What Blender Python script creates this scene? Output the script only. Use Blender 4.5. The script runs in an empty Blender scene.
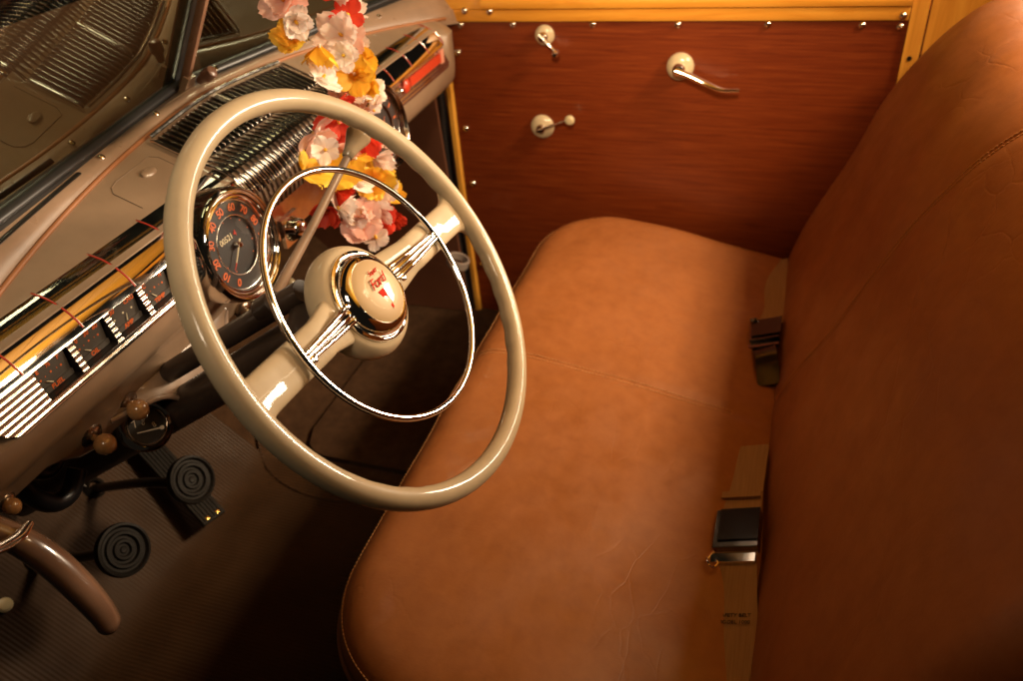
import bpy, bmesh, math, random
from mathutils import Vector as V3, Matrix
import mathutils
random.seed(7)
PI = math.pi
S = bpy.context.scene
C = bpy.context.collection
# ------------------------------------------------------------------ camera
cam_d = bpy.data.cameras.new('camera'); cam = bpy.data.objects.new('camera', cam_d); C.objects.link(cam)
cam_d.sensor_width = 36; cam_d.lens = 815.1 / 1023 * 36
cam_d.clip_start = 0.02; cam_d.clip_end = 50
R = [[0.3014, -0.9513, -0.0645], [-0.5684, -0.1249, -0.8132], [0.7656, 0.2818, -0.5784]]
M = Matrix([[R[0][i], -R[1][i], -R[2][i]] for i in range(3)]).to_4x4()
M.translation = (-0.9644, -0.3584, 1.1172)
cam.matrix_world = M
cam_d.dof.use_dof = True; cam_d.dof.focus_distance = 0.84; cam_d.dof.aperture_fstop = 5.6
S.camera = cam
# ------------------------------------------------------------------ world and lamps
w = bpy.data.worlds.new('World'); S.world = w; w.use_nodes = True
w.node_tree.nodes['Background'].inputs[0].default_value = (1, .75, .5, 1)
w.node_tree.nodes['Background'].inputs[1].default_value = 0.007
S.view_settings.view_transform = 'Standard'; S.view_settings.look = 'None'
S.view_settings.exposure = 0.0; S.view_settings.gamma = 1
def area(name, loc, target, size, power, col, sy=None, spread=180):
    d = bpy.data.lights.new(name, 'AREA'); o = bpy.data.objects.new(name, d); C.objects.link(o)
    d.energy = power; d.color = col; d.shape = 'RECTANGLE'; d.size = size; d.size_y = sy or size
    o.location = loc; d.spread = math.radians(spread)
    o.rotation_euler = (V3(target) - V3(loc)).to_track_quat('-Z', 'Y').to_euler()
    return o
area('rear_softbox', (0.84, -0.98, 0.925), (-0.35, 0.15, 0.70), 0.50, 9.0, (1, .79, .55), .24, spread=84)
area('top_softbox', (0.24, -1.08, 1.45), (0.22, 0.04, 0.44), 0.26, 7.0, (1, .72, .44), spread=66)
area('door_softbox', (-1.15, -0.42, 1.66), (0.65, -0.12, 0.78), 0.20, 1.6, (1, .74, .44), spread=30)
area('front_softbox', (-1.15, -0.2, 1.55), (-0.30, 0.15, 0.78), 0.22, 0.35, (1, .80, .56), spread=34)
area('roof_bounce', (0.0, -0.85, 1.02), (0.0, -0.65, 1.5), 0.5, 9.0, (1, .80, .50))
# ------------------------------------------------------------------ helpers
WL = {}
def settags(o, label=None, cat=None, group=None, kind=None):
    if label: o['label'] = label
    if cat: o['category'] = cat
    if group: o['group'] = group
    if kind: o['kind'] = kind
    return o
def thing(name, loc, label, cat, group=None):
    o = bpy.data.objects.new(name, None); C.objects.link(o); o.location = loc; o.empty_display_size = .02
    WL[o.name] = V3(loc)
    return settags(o, label, cat, group)
def obj(name, bm, mat, parent=None, smooth=40, label=None, bev=0):
    """link a bmesh (world coordinates) as ONE mesh object under its parent"""
    base = WL[parent.name] if parent else V3((0, 0, 0))
    if bev:
        bmesh.ops.bevel(bm, geom=[e for e in bm.edges if len(e.link_faces) == 2 and e.calc_face_angle(0) > .5], offset=bev, segments=2, affect='EDGES', profile=.6)
    bmesh.ops.recalc_face_normals(bm, faces=bm.faces)
    bmesh.ops.translate(bm, verts=bm.verts, vec=-base)
    me = bpy.data.meshes.new(name); bm.to_mesh(me); bm.free()
    o = bpy.data.objects.new(name, me); C.objects.link(o)
    WL[o.name] = base
    if parent: o.parent = parent
    for m in (mat if isinstance(mat, (list, tuple)) else [mat]): me.materials.append(m)
    if smooth:
        for p in me.polygons: p.use_smooth = True
        try: me.set_sharp_from_angle(angle=math.radians(smooth))
        except Exception: pass
    if label: o['label'] = label
    return o
def frame(n, up=(0, 0, 1)):
    n = V3(n).normalized(); up = V3(up)
    if abs(n.dot(up.normalized())) > .97: up = V3((0, 1, 0)) if abs(n.y) < .9 else V3((1, 0, 0))
    x = up.cross(n).normalized(); y = n.cross(x)
    return x, y, n
def lathe(prof, o=(0, 0, 0), axis=(0, 0, 1), n=48, bm=None, up=(0, 0, 1), mi=0):
    """prof: list of (radius, height along axis)"""
    bm = bm or bmesh.new(); x, y, z = frame(axis, up); o = V3(o); rows = []
    for r, h in prof:
        if r < 1e-6: rows.append([bm.verts.new(o + z * h)])
        else: rows.append([bm.verts.new(o + z * h + x * (r * math.cos(2 * PI * k / n)) + y * (r * math.sin(2 * PI * k / n))) for k in range(n)])
    for a, b in zip(rows, rows[1:]):
        for k in range(n):
            k2 = (k + 1) % n
            if len(a) == 1 and len(b) == 1: continue
            if len(a) == 1: f = bm.faces.new((a[0], b[k], b[k2]))
            elif len(b) == 1: f = bm.faces.new((a[k], a[k2], b[0]))
            else: f = bm.faces.new((a[k], a[k2], b[k2], b[k]))
            f.material_index = mi
    return bm
def tube(pts, rad, n=16, bm=None, closed=False, flat=None, up=(0, 0, 1), cap=True):
    """tube along points; rad number or list; flat = (width factor, thickness factor)"""
    bm = bm or bmesh.new(); pts = [V3(p) for p in pts]; m = len(pts)
    if not isinstance(rad, (list, tuple)): rad = [rad] * m
    rows = []; prevx = None
    for i, p in enumerate(pts):
        if closed: t = pts[(i + 1) % m] - pts[i - 1]
        else: t = pts[min(i + 1, m - 1)] - pts[max(i - 1, 0)]
        t.normalize()
        if prevx is None: x, y, _ = frame(t, up)
        else:
            x = prevx - t * prevx.dot(t); x.normalize(); y = t.cross(x)
        prevx = x; fx, fy = flat or (1, 1)
        rows.append([bm.verts.new(p + x * (rad[i] * fx * math.cos(2 * PI * k / n)) + y * (rad[i] * fy * math.sin(2 * PI * k / n))) for k in range(n)])
    for i in range(m if closed else m - 1):
        a, b = rows[i], rows[(i + 1) % m]
        for k in range(n): bm.faces.new((a[k], a[(k + 1) % n], b[(k + 1) % n], b[k]))
    if not closed and cap:
        bm.faces.new(rows[0]); bm.faces.new(list(reversed(rows[-1])))
    return bm
def curve(pts, k=8):
    """Catmull-Rom through points"""
    P = [V3(p) for p in pts]; P = [P[0] * 2 - P[1]] + P + [P[-1] * 2 - P[-2]]; out = []
    for i in range(1, len(P) - 2):
        for j in range(k):
            t = j / k; a, b, c, d = P[i - 1:i + 3]
            out.append(.5 * ((2 * b) + (c - a) * t + (2 * a - 5 * b + 4 * c - d) * t * t + (3 * b - a - 3 * c + d) * t ** 3))
    out.append(P[-2]); return out
def box(c, s, bm=None, ax=None, mi=0):
    bm = bm or bmesh.new(); c = V3(c); x, y, z = ax or (V3((1, 0, 0)), V3((0, 1, 0)), V3((0, 0, 1)))
    vs = [bm.verts.new(c + V3(x) * (s[0] * i / 2) + V3(y) * (s[1] * j / 2) + V3(z) * (s[2] * k / 2)) for i in (-1, 1) for j in (-1, 1) for k in (-1, 1)]
    for f in ((0, 1, 3, 2), (4, 6, 7, 5), (0, 4, 5, 1), (2, 3, 7, 6), (0, 2, 6, 4), (1, 5, 7, 3)):
        bm.faces.new([vs[i] for i in f]).material_index = mi
    return bm
def grid(rows, bm=None, closed=False):
    bm = bm or bmesh.new(); R_ = [[bm.verts.new(p) for p in r] for r in rows]
    for a, b in zip(R_, R_[1:]):
        n = len(a)
        for k in range(n if closed else n - 1): bm.faces.new((a[k], a[(k + 1) % n], b[(k + 1) % n], b[k]))
    return bm, R_
def text(name, s, o, xd, yd, size, mat, parent, depth=.0004, shear=0, space=1, label=None, bold=0):
    cu = bpy.data.curves.new(name, 'FONT'); cu.body = s; cu.size = size; cu.align_x = 'CENTER'; cu.align_y = 'CENTER'
    cu.extrude = depth; cu.shear = shear; cu.space_character = space; cu.offset = bold
    t = bpy.data.objects.new(name + '_tmp', cu); C.objects.link(t)
    dg = bpy.context.evaluated_depsgraph_get(); me = bpy.data.meshes.new_from_object(t.evaluated_get(dg))
    bpy.data.objects.remove(t)
    bm = bmesh.new(); bm.from_mesh(me); bpy.data.meshes.remove(me)
    xd = V3(xd).normalized(); yd = V3(yd).normalized(); zd = xd.cross(yd); o = V3(o)
    for v in bm.verts: v.co = o + xd * v.co.x + yd * v.co.y + zd * v.co.z
    return obj(name, bm, mat, parent, smooth=0, label=label)
# ------------------------------------------------------------------ materials
def mat(name, col, rough=.5, metal=0, coat=0, spec=.5):
    m = bpy.data.materials.new(name); m.use_nodes = True; b = m.node_tree.nodes['Principled BSDF']
    b.inputs['Base Color'].default_value = (*col, 1); b.inputs['Roughness'].default_value = rough
    b.inputs['Metallic'].default_value = metal; b.inputs['Coat Weight'].default_value = coat
    b.inputs['Coat Roughness'].default_value = .06; b.inputs['Specular IOR Level'].default_value = spec
    return m, m.node_tree, b
def noisecol(m, nt, b, cols, scale=(1, 1, 1), ns=5, detail=6, dist=0, pos=(.3, .7), rough=.6):
    tc = nt.nodes.new('ShaderNodeTexCoord'); mp = nt.nodes.new('ShaderNodeMapping'); mp.inputs['Scale'].default_value = scale
    n = nt.nodes.new('ShaderNodeTexNoise'); n.inputs['Scale'].default_value = ns; n.inputs['Detail'].default_value = detail
    n.inputs['Distortion'].default_value = dist; n.inputs['Roughness'].default_value = rough
    r = nt.nodes.new('ShaderNodeValToRGB'); el = r.color_ramp.elements
    for i, c in enumerate(cols):
        p = pos[0] + (pos[1] - pos[0]) * i / max(1, len(cols) - 1)
        e = el[i] if i < 2 else el.new(p)
        e.color = (*c, 1)
        e.position = p
    nt.links.new(tc.outputs['Object'], mp.inputs[0]); nt.links.new(mp.outputs[0], n.inputs[0])
    nt.links.new(n.outputs[0], r.inputs[0]); nt.links.new(r.outputs[0], b.inputs['Base Color'])
    return tc, mp, n, r
def bump(nt, b, kind='NOISE', scale=100, strength=.2, dist=.001, mscale=(1, 1, 1), detail=4):
    tc = nt.nodes.new('ShaderNodeTexCoord'); mp = nt.nodes.new('ShaderNodeMapping'); mp.inputs['Scale'].default_value = mscale
    t = nt.nodes.new({'NOISE': 'ShaderNodeTexNoise', 'VORONOI': 'ShaderNodeTexVoronoi', 'WAVE': 'ShaderNodeTexWave'}[kind])
    t.inputs['Scale'].default_value = scale
    if kind == 'NOISE': t.inputs['Detail'].default_value = detail
    if kind == 'VORONOI': t.feature = 'DISTANCE_TO_EDGE'
    nt.links.new(tc.outputs['Object'], mp.inputs[0]); nt.links.new(mp.outputs[0], t.inputs[0])
    bu = nt.nodes.new('ShaderNodeBump'); bu.inputs['Strength'].default_value = strength; bu.inputs['Distance'].default_value = dist
    nt.links.new(t.outputs[0], bu.inputs['Height'])
    prev = b.inputs['Normal'].links
    if prev: nt.links.new(prev[0].from_socket, bu.inputs['Normal'])
    nt.links.new(bu.outputs[0], b.inputs['Normal'])
    return t
def roughnoise(nt, b, lo, hi, scale=8):
    tc = nt.nodes.new('ShaderNodeTexCoord'); n = nt.nodes.new('ShaderNodeTexNoise'); n.inputs['Scale'].default_value = scale; n.inputs['Detail'].default_value = 8
    r = nt.nodes.new('ShaderNodeMapRange'); r.inputs['From Min'].default_value = .3; r.inputs['From Max'].default_value = .7
    r.inputs['To Min'].default_value = lo; r.inputs['To Max'].default_value = hi
    nt.links.new(tc.outputs['Object'], n.inputs[0]); nt.links.new(n.outputs[0], r.inputs[0]); nt.links.new(r.outputs[0], b.inputs['Roughness'])
def leather(name):
    m, nt, b = mat(name, (.3, .1, .03), .42, spec=.5)
    noisecol(m, nt, b, [(.285, .096, .026), (.32, .112, .031), (.35, .126, .036)], ns=45, detail=10, pos=(.3, .72), dist=.2)
    roughnoise(nt, b, .35, .52, 22)
    bump(nt, b, 'VORONOI', 420, .10, .0006)
    bump(nt, b, 'NOISE', 70, .16, .0010, mscale=(1, .35, 1))
    bump(nt, b, 'NOISE', 260, .22, .0007, mscale=(1, .5, 1))
    # fine irregular creases
    tc = nt.nodes.new('ShaderNodeTexCoord'); mp = nt.nodes.new('ShaderNodeMapping'); mp.inputs['Scale'].default_value = (1, 2.2, 1)
    nz = nt.nodes.new('ShaderNodeTexNoise'); nz.inputs['Scale'].default_value = 7; nz.inputs['Detail'].default_value = 5
    ad = nt.nodes.new('ShaderNodeMixRGB'); ad.blend_type = 'ADD'; ad.inputs[0].default_value = .10
    vo = nt.nodes.new('ShaderNodeTexVoronoi'); vo.feature = 'DISTANCE_TO_EDGE'; vo.inputs['Scale'].default_value = 11
    mr = nt.nodes.new('ShaderNodeMapRange'); mr.inputs['From Max'].default_value = .035
    ms = nt.nodes.new('ShaderNodeTexNoise'); ms.inputs['Scale'].default_value = 3.2; mm = nt.nodes.new('ShaderNodeMapRange'); mm.inputs['From Min'].default_value = .47; mm.inputs['From Max'].default_value = .62; mm.inputs['To Max'].default_value = .25
    nt.links.new(tc.outputs['Object'], mp.inputs[0]); nt.links.new(mp.outputs[0], nz.inputs[0]); nt.links.new(mp.outputs[0], ad.inputs[1]); nt.links.new(nz.outputs['Color'], ad.inputs[2])
    nt.links.new(ad.outputs[0], vo.inputs[0]); nt.links.new(vo.outputs[0], mr.inputs[0]); nt.links.new(tc.outputs['Object'], ms.inputs[0]); nt.links.new(ms.outputs[0], mm.inputs[0])
    bu = nt.nodes.new('ShaderNodeBump'); bu.inputs['Distance'].default_value = .0012; nt.links.new(mr.outputs[0], bu.inputs['Height']); nt.links.new(mm.outputs[0], bu.inputs['Strength'])
    nt.links.new(b.inputs['Normal'].links[0].from_socket, bu.inputs['Normal']); nt.links.new(bu.outputs[0], b.inputs['Normal'])
    return m
LEATHER = leather('tan_leather')
BACKLEATHER = LEATHER
STITCH = mat('stitch_thread', (.52, .26, .10), .7)[0]
def wood(name, cols, grain=(18, 1.2, 18), ns=4, rough=.3, coat=.6, fine=True):
    m, nt, b = mat(name, cols[0], rough, coat=coat)
    noisecol(m, nt, b, cols, scale=grain, ns=ns, detail=10, dist=.6, pos=(.32, .68), rough=.65)
    bump(nt, b, 'NOISE', 60, .06, .0006, mscale=(grain[0] / 4, grain[1] / 4, grain[2] / 4))
    return m
MAHOG = wood('mahogany_veneer', [(.105, .015, .0028), (.145, .023, .004), (.17, .030, .0055), (.215, .042, .0075)], (60, 2.4, 60), 3, .34, .25)
BLOND = wood('varnished_maple', [(.60, .24, .028), (.74, .32, .038), (.82, .39, .055)], (14, 1.4, 14), 3.5, .25, .7)
BLONDV = wood('varnished_maple_upright', [(.60, .26, .033), (.72, .34, .05), (.80, .41, .065)], (14, 14, 1.3), 3.5, .25, .7)
ROOFW = wood('roof_maple', [(.62, .30, .035), (.74, .38, .05), (.80, .43, .07)], (14, 1.4, 14), 3.5, .35, .4)
def paintm(name, col, rough=.3, coat=.7, flake=True):
    m, nt, b = mat(name, col, rough, coat=coat)
    c2 = tuple(c * .86 for c in col)
    noisecol(m, nt, b, [c2, col], ns=30, detail=8)
    roughnoise(nt, b, rough * .85, rough * 1.25, 20)
    bump(nt, b, 'NOISE', 220, .03, .0004)
    return m
TAUPE = paintm('taupe_paint', (.30, .205, .135), .34, .6)
TAUPED = paintm('taupe_paint_glossy', (.31, .205, .14), .3, .6)
CREAM = paintm('cream_plastic', (.47, .365, .232), .50, .40)
CREAM.node_tree.nodes['Principled BSDF'].inputs['Specular IOR Level'].default_value = .2
CREAM.node_tree.nodes['Principled BSDF'].inputs['Coat Roughness'].default_value = .035
CREAMD = paintm('old_cream_enamel', (.60, .48, .31), .25, .6)
CHROME, nt, b = mat('chrome', (.86, .82, .78), .05, 1); roughnoise(nt, b, .03, .09, 30)
CHROMEB, nt, b = mat('brushed_chrome', (.80, .76, .71), .16, 1); roughnoise(nt, b, .12, .24, 60)
DCHROME, nt, b = mat('dark_chrome', (.33, .29, .26), .13, 1); roughnoise(nt, b, .08, .2, 40)
STEEL, nt, b = mat('worn_steel', (.35, .27, .2), .3, 1); roughnoise(nt, b, .2, .45, 60)
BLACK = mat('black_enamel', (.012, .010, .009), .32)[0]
DIAL, nt, b = mat('dial_black', (.018, .016, .015), .45); bump(nt, b, 'NOISE', 500, .05, .0003)
DIALG = mat('dial_grey', (.075, .066, .058), .4)[0]
RUBBER, nt, b = mat('black_rubber', (.010, .008, .0065), .6, spec=.22); bump(nt, b, 'NOISE', 300, .2, .0006); roughnoise(nt, b, .42, .7, 25)
SEAL, nt, b = mat('rubber_gasket', (.014, .013, .014), .35); bump(nt, b, 'NOISE', 200, .1, .0005)
ORANGE = mat('orange_marking', (.66, .13, .03), .5)[0]
RED = mat('red_enamel', (.50, .030, .012), .45)[0]
REDB = mat('red_badge', (.50, .045, .014), .35, coat=.3)[0]
IVORY = mat('ivory_marking', (.72, .62, .42), .5)[0]
CREMARK = mat('cream_lettering', (.80, .70, .55), .4)[0]
PIPING = paintm('brown_leather_piping', (.34, .13, .045), .45, .1)
KICK, nt, b = mat('brown_board', (.15, .058, .030), .6); noisecol(KICK, nt, b, [(.12, .045, .024), (.17, .066, .034)], ns=6); bump(nt, b, 'NOISE', 300, .15, .0006)
def carpet(name, c1, c2):
    m, nt, b = mat(name, c1, .95, spec=.15); noisecol(m, nt, b, [c1, c2], ns=35, detail=10)
    bump(nt, b, 'NOISE', 450, .8, .002); return m
CARPET = carpet('brown_carpet', (.045, .023, .012), (.080, .042, .021))
MAT, nt, b = mat('ribbed_rubber_mat', (.1, .055, .03), .5, spec=.2)
noisecol(MAT, nt, b, [(.036, .018, .0085), (.062, .032, .015)], ns=7, detail=8); roughnoise(nt, b, .4, .65, 12)
wv = bump(nt, b, 'WAVE', 1, .7, .0010, mscale=(46, 46, 46)); wv.bands_direction = 'X'; wv.inputs['Scale'].default_value = 1
bump(nt, b, 'NOISE', 260, .25, .0006)
WEB, nt, b = mat('seat_belt_webbing', (.22, .115, .055), .75); wv = bump(nt, b, 'WAVE', 1, .5, .0006, mscale=(1, 260, 1)); wv.bands_direction = 'Y'
noisecol(WEB, nt, b, [(.30, .17, .085), (.40, .24, .125)], scale=(2, 60, 2), ns=8)
INK = mat('label_ink', (.03, .018, .012), .7)[0]
BAKE, nt, b = mat('marbled_knob', (.38, .19, .07), .22, coat=.7); noisecol(BAKE, nt, b, [(.28, .13, .045), (.46, .25, .10)], ns=70, detail=4)
BAKEL = mat('ivory_knob', (.55, .46, .28), .25, coat=.6)[0]
def petal(name, c1, c2):
    m, nt, b = mat(name, c1, .6)
    tc, mp, n, r = noisecol(m, nt, b, [c1, c2], ns=28, detail=5, pos=(.35, .65))
    b.inputs['Subsurface Weight'].default_value = .15; b.inputs['Subsurface Radius'].default_value = (.01, .006, .004)
    tr = nt.nodes.new('ShaderNodeBsdfTranslucent'); nt.links.new(r.outputs[0], tr.inputs[0])
    mx = nt.nodes.new('ShaderNodeMixShader'); mx.inputs[0].default_value = .3
    out = nt.nodes['Material Output']; nt.links.new(b.outputs[0], mx.inputs[1]); nt.links.new(tr.outputs[0], mx.inputs[2]); nt.links.new(mx.outputs[0], out.inputs[0])
    bump(nt, b, 'NOISE', 120, .3, .0015)
    return m
PET = {'white': petal('white_petal', (.92, .86, .80), (.90, .72, .63)), 'pink': petal('pink_petal', (.90, .66, .58), (.88, .48, .38)),
       'red': petal('red_petal', (.78, .07, .025), (.66, .04, .02)), 'yellow': petal('yellow_petal', (.90, .64, .06), (.90, .44, .03))}
# glass with real Fresnel reflection
GLASS = bpy.data.materials.new('windshield_glass'); GLASS.use_nodes = True; nt = GLASS.node_tree
for n in list(nt.nodes):
    if n.type != 'OUTPUT_MATERIAL': nt.nodes.remove(n)
tr = nt.nodes.new('ShaderNodeBsdfTransparent'); tr.inputs[0].default_value = (.72, .76, .66, 1)
gl = nt.nodes.new('ShaderNodeBsdfGlossy'); gl.inputs['Roughness'].default_value = .012; gl.inputs[0].default_value = (.80, .90, .72, 1)
def schlick(nt, f0, k=1.0):
    lw = nt.nodes.new('ShaderNodeLayerWeight'); lw.inputs[0].default_value = .5
    p = nt.nodes.new('ShaderNodeMath'); p.operation = 'POWER'; p.inputs[1].default_value = 4.0
    m = nt.nodes.new('ShaderNodeMath'); m.operation = 'MULTIPLY_ADD'; m.inputs[1].default_value = (1 - f0) * k; m.inputs[2].default_value = f0; m.use_clamp = True
    nt.links.new(lw.outputs['Facing'], p.inputs[0]); nt.links.new(p.outputs[0], m.inputs[0]); return m
ml = schlick(nt, .11)
mx = nt.nodes.new('ShaderNodeMixShader'); nt.links.new(ml.outputs[0], mx.inputs[0])
nt.links.new(tr.outputs[0], mx.inputs[1]); nt.links.new(gl.outputs[0], mx.inputs[2]); nt.links.new(mx.outputs[0], nt.nodes['Material Output'].inputs[0])
LENS = bpy.data.materials.new('clear_lens'); LENS.use_nodes = True; nt = LENS.node_tree
for n in list(nt.nodes):
    if n.type != 'OUTPUT_MATERIAL': nt.nodes.remove(n)
tr = nt.nodes.new('ShaderNodeBsdfTransparent'); gl = nt.nodes.new('ShaderNodeBsdfGlossy'); gl.inputs['Roughness'].default_value = .03
fr = schlick(nt, .05); mx = nt.nodes.new('ShaderNodeMixShader')
nt.links.new(fr.outputs[0], mx.inputs[0]); nt.links.new(tr.outputs[0], mx.inputs[1]); nt.links.new(gl.outputs[0], mx.inputs[2]); nt.links.new(mx.outputs[0], nt.nodes['Material Output'].inputs[0])

# ================================================================== THE SETTING
# floor pan with sloping toe board
def toe(y): return 0 if y < .55 else (y - .55) * .95
ys = [-.5, -.1, .3, .5, .54, .56, .6, .7, .8, .9, .95]
bm, _ = grid([[V3((x, y, toe(y) - .012)) for y in ys] for x in (-.74, -.4, 0, .4, .66)])
fl = obj('floor', bm, CARPET, smooth=30); settags(fl, kind='structure')
bm, _ = grid([[V3((x, .93 + (z - .3) * .02, z)) for z in (.33, .5, .8)] for x in (-.74, .66)])
fw = obj('wall', bm, KICK); settags(fw, 'dark brown firewall behind the dashboard', kind='structure')

# rubber mat on the driver side and carpet mat ahead of the passenger
def sheet(x0, x1, y0, y1, off, th=.004, rc=.06, n=40):
    """mat following the floor, rounded plan corners"""
    pts = []
    for cx, cy, a0 in ((x1 - rc, y1 - rc, 0), (x0 + rc, y1 - rc, 90), (x0 + rc, y0 + rc, 180), (x1 - rc, y0 + rc, 270)):
        for k in range(9): a = math.radians(a0 + k * 90 / 8); pts.append((cx + rc * math.cos(a), cy + rc * math.sin(a)))
    bm = bmesh.new(); rows = []
    yl = [y0 + (y1 - y0) * j / 30 for j in range(31)]
    def xr(y):
        d0 = max(0, rc - (y - y0)); d1 = max(0, rc - (y1 - y)); d = max(d0, d1)
        return rc - math.sqrt(max(0, rc * rc - d * d))
    for y in yl:
        i = xr(y); a, b_ = x0 + i, x1 - i
        rows.append([V3((a + (b_ - a) * k / 24, y, toe(y) + off + th)) for k in range(25)])
    bm, R_ = grid(rows)
    edge = [R_[0][k] for k in range(25)] + [r[-1] for r in R_[1:]] + list(reversed(R_[-1][:-1])) + [r[0] for r in reversed(R_[1:-1])]
    lo = [bm.verts.new(v.co - V3((0, 0, th + .006))) for v in edge]
    for k in range(len(edge)): bm.faces.new((edge[k], edge[(k + 1) % len(edge)], lo[(k + 1) % len(edge)], lo[k]))
    return bm, [v.co.copy() for v in edge]
bm, ed = sheet(-.70, .02, -.02, .86, -.006)
mt = obj('floor_mat', bm, MAT, smooth=50); settags(mt, 'ribbed brown rubber mat under the pedals', 'floor mat')
bm, ed = sheet(.05, .60, .02, .50, -.006, .006, .07)
m2 = obj('floor_mat', bm, CARPET, smooth=50); settags(m2, 'dark brown carpet mat on the passenger side', 'floor mat')
t = thing('carpet_edging', (0.05, .3, 0), 'raised stitched edging curving along the floor behind the wheel', 'edging')
pts = curve([(-.02, .22, -.001), (-.055, .36, -.001), (-.045, .46, -.001), (.0, .545, .001), (.08, .60, .046), (.2, .64, .084)], 10)
obj('piping', tube(pts, .0028, 8), MAT, t)
# kick panel
bm = bmesh.new()
outl = [(.335, -.01), (.555, -.01), (.95, .37), (.95, .8), (.39, .8), (.362, .6), (.352, .4)]
vs = [bm.verts.new((.625, y, z)) for y, z in outl]; vs2 = [bm.verts.new((.64, y, z)) for y, z in outl]
bm.faces.new(vs); bm.faces.new(list(reversed(vs2)))
for i in range(len(vs)): bm.faces.new((vs[i], vs[(i + 1) % len(vs)], vs2[(i + 1) % len(vs)], vs2[i]))
k = thing('kick_panel', (.63, .5, 0), 'plain brown kick panel under the passenger end of the dashboard', 'panel')
obj('board', bm, KICK, k, bev=.002)
obj('seam', tube([(.623, .56, .04), (.623, .56, .55)], .002, 6), KICK, k)
d = thing('door_seal', (.64, .3, 0), 'black rubber seal standing between kick panel and door', 'door seal')
obj('gasket', tube(curve([(.640, .338, -.01), (.640, .350, .25), (.640, .354, .42), (.640, .352, .53), (.642, .356, .60), (.648, .362, .9)], 8), .0075, 12), SEAL, d)
obj('channel', tube(curve([(.646, .332, -.01), (.646, .341, .25), (.646, .344, .42), (.646, .341, .53), (.650, .350, .9)], 8), .004, 8), DCHROME, d)
# white ring fitting
rg = lathe([(.022, -.008), (.025, -.009), (.0255, 0), (.025, .009), (.022, .010), (.0205, .009), (.0205, -.008), (.022, -.008)], (.50, .293, .212), (.1, -.35, .93), 40)
settags(obj('fitting_ring', rg, mat('grey_white_plastic', (.34, .28, .25), .5)[0]), 'pale grey ring fitting seen below the right wheel spoke', 'ring')
# ---- passenger door
DX = .65
door = thing('car_door', (DX, -.12, 0), 'mahogany door with blond wood frame and chrome handles', 'door')
def topz(y): return .6985 + (-.017) * (y + .12)
YF = lambda z: .312 + .010 * math.sin((z - .1) * 3.2)
# panel
zz = [-.02 + (topz(.3) + .02) * k / 12 for k in range(13)]
poly = [(YF(z), z) for z in zz] + [(-.55, topz(-.55)), (-.55, -.02)]
bm = bmesh.new(); a = [bm.verts.new((DX, y, z)) for y, z in poly]; c = [bm.verts.new((DX + .006, y, z)) for y, z in poly]
bm.faces.new(a); bm.faces.new(list(reversed(c)))
for i in range(len(a)): bm.faces.new((a[i], a[(i + 1) % len(a)], c[(i + 1) % len(a)], c[i]))
obj('door_panel', bm, MAHOG, door, smooth=20)
# top rail : lower lip, step and window sill
def rail(y0, y1, sec, name, m, zoff=lambda y: topz(y)):
    rows = []
    for j in range(21):
        y = y0 + (y1 - y0) * j / 20
        rows.append([V3((DX + dx, y, zoff(y) + dz)) for dx, dz in sec])
    bm, R_ = grid(rows, closed=True); bm.faces.new(R_[0]); bm.faces.new(list(reversed(R_[-1])))
    return obj(name, bm, m, door, smooth=35)
rail(-.546, .318, [(-.006, .0005), (-.008, .004), (-.008, .021), (-.006, .023), (.03, .023), (.03, .0005)], 'top_rail', BLOND)
rail(-.546, .24, [(-.0065, .0235), (-.013, .026), (-.016, .034), (-.015, .044), (-.010, .050), (.0, .053), (.03, .053), (.03, .0235)], 'window_sill', BLOND)
rail(.2405, .318, [(-.0065, .0235), (-.0085, .026), (-.0085, .075), (-.006, .078), (.03, .078), (.03, .0235)], 'corner_block', BLOND)
# front stile
rows = []
for j in range(25):
    z = -.03 + (.86) * j / 24; y = YF(min(z, .75)) + .001
    if z > .60: y += (z - .60) ** 2 * .6
    wd = .015 + (max(0, z - .66)) * .5
    rows.append([V3(p) for p in ((DX - .004, y - max(0, z - .715) * .9, z), (DX - .010, y + .003, z), (DX - .010, y + wd - .003, z), (DX - .004, y + wd, z), (DX + .02, y + wd, z), (DX + .02, y - max(0, z - .715) * .9, z))])
bm, R_ = grid(rows, closed=True); bm.faces.new(R_[0]); bm.faces.new(list(reversed(R_[-1])))
obj('front_stile', bm, BLONDV, door, smooth=40)
# rear stile, wedge shaped
def slab(poly, x0, x1, bev=.0015):
    bm = bmesh.new(); a = [bm.verts.new((x0, y, z)) for y, z in poly]; c = [bm.verts.new((x1, y, z)) for y, z in poly]
    bm.faces.new(a); bm.faces.new(list(reversed(c)))
    for i in range(len(a)): bm.faces.new((a[i], a[(i + 1) % len(a)], c[(i + 1) % len(a)], c[i]))
    return bm
obj('rear_stile', slab([(-.5475, .85), (-.5475, -.02), (-.5745, -.02), (-.5745, .85)], DX - .009, DX + .02), BLONDV, door, bev=.002)
post = thing('door_pillar', (DX, -.65, 0), 'blond wood pillar behind the door beside the seat back', 'pillar')
obj('post', slab([(-.5785, .82), (-.5785, -.02), (-.80, -.02), (-.80, .82)], DX - .006, DX + .02), BLONDV, post, bev=.002)
obj('screw_hole', lathe([(.0, .001), (.004, .0012), (.0045, -.002)], (DX - .0095, -.560, .642), (-1, 0, 0), 20), BLACK, door)
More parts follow.
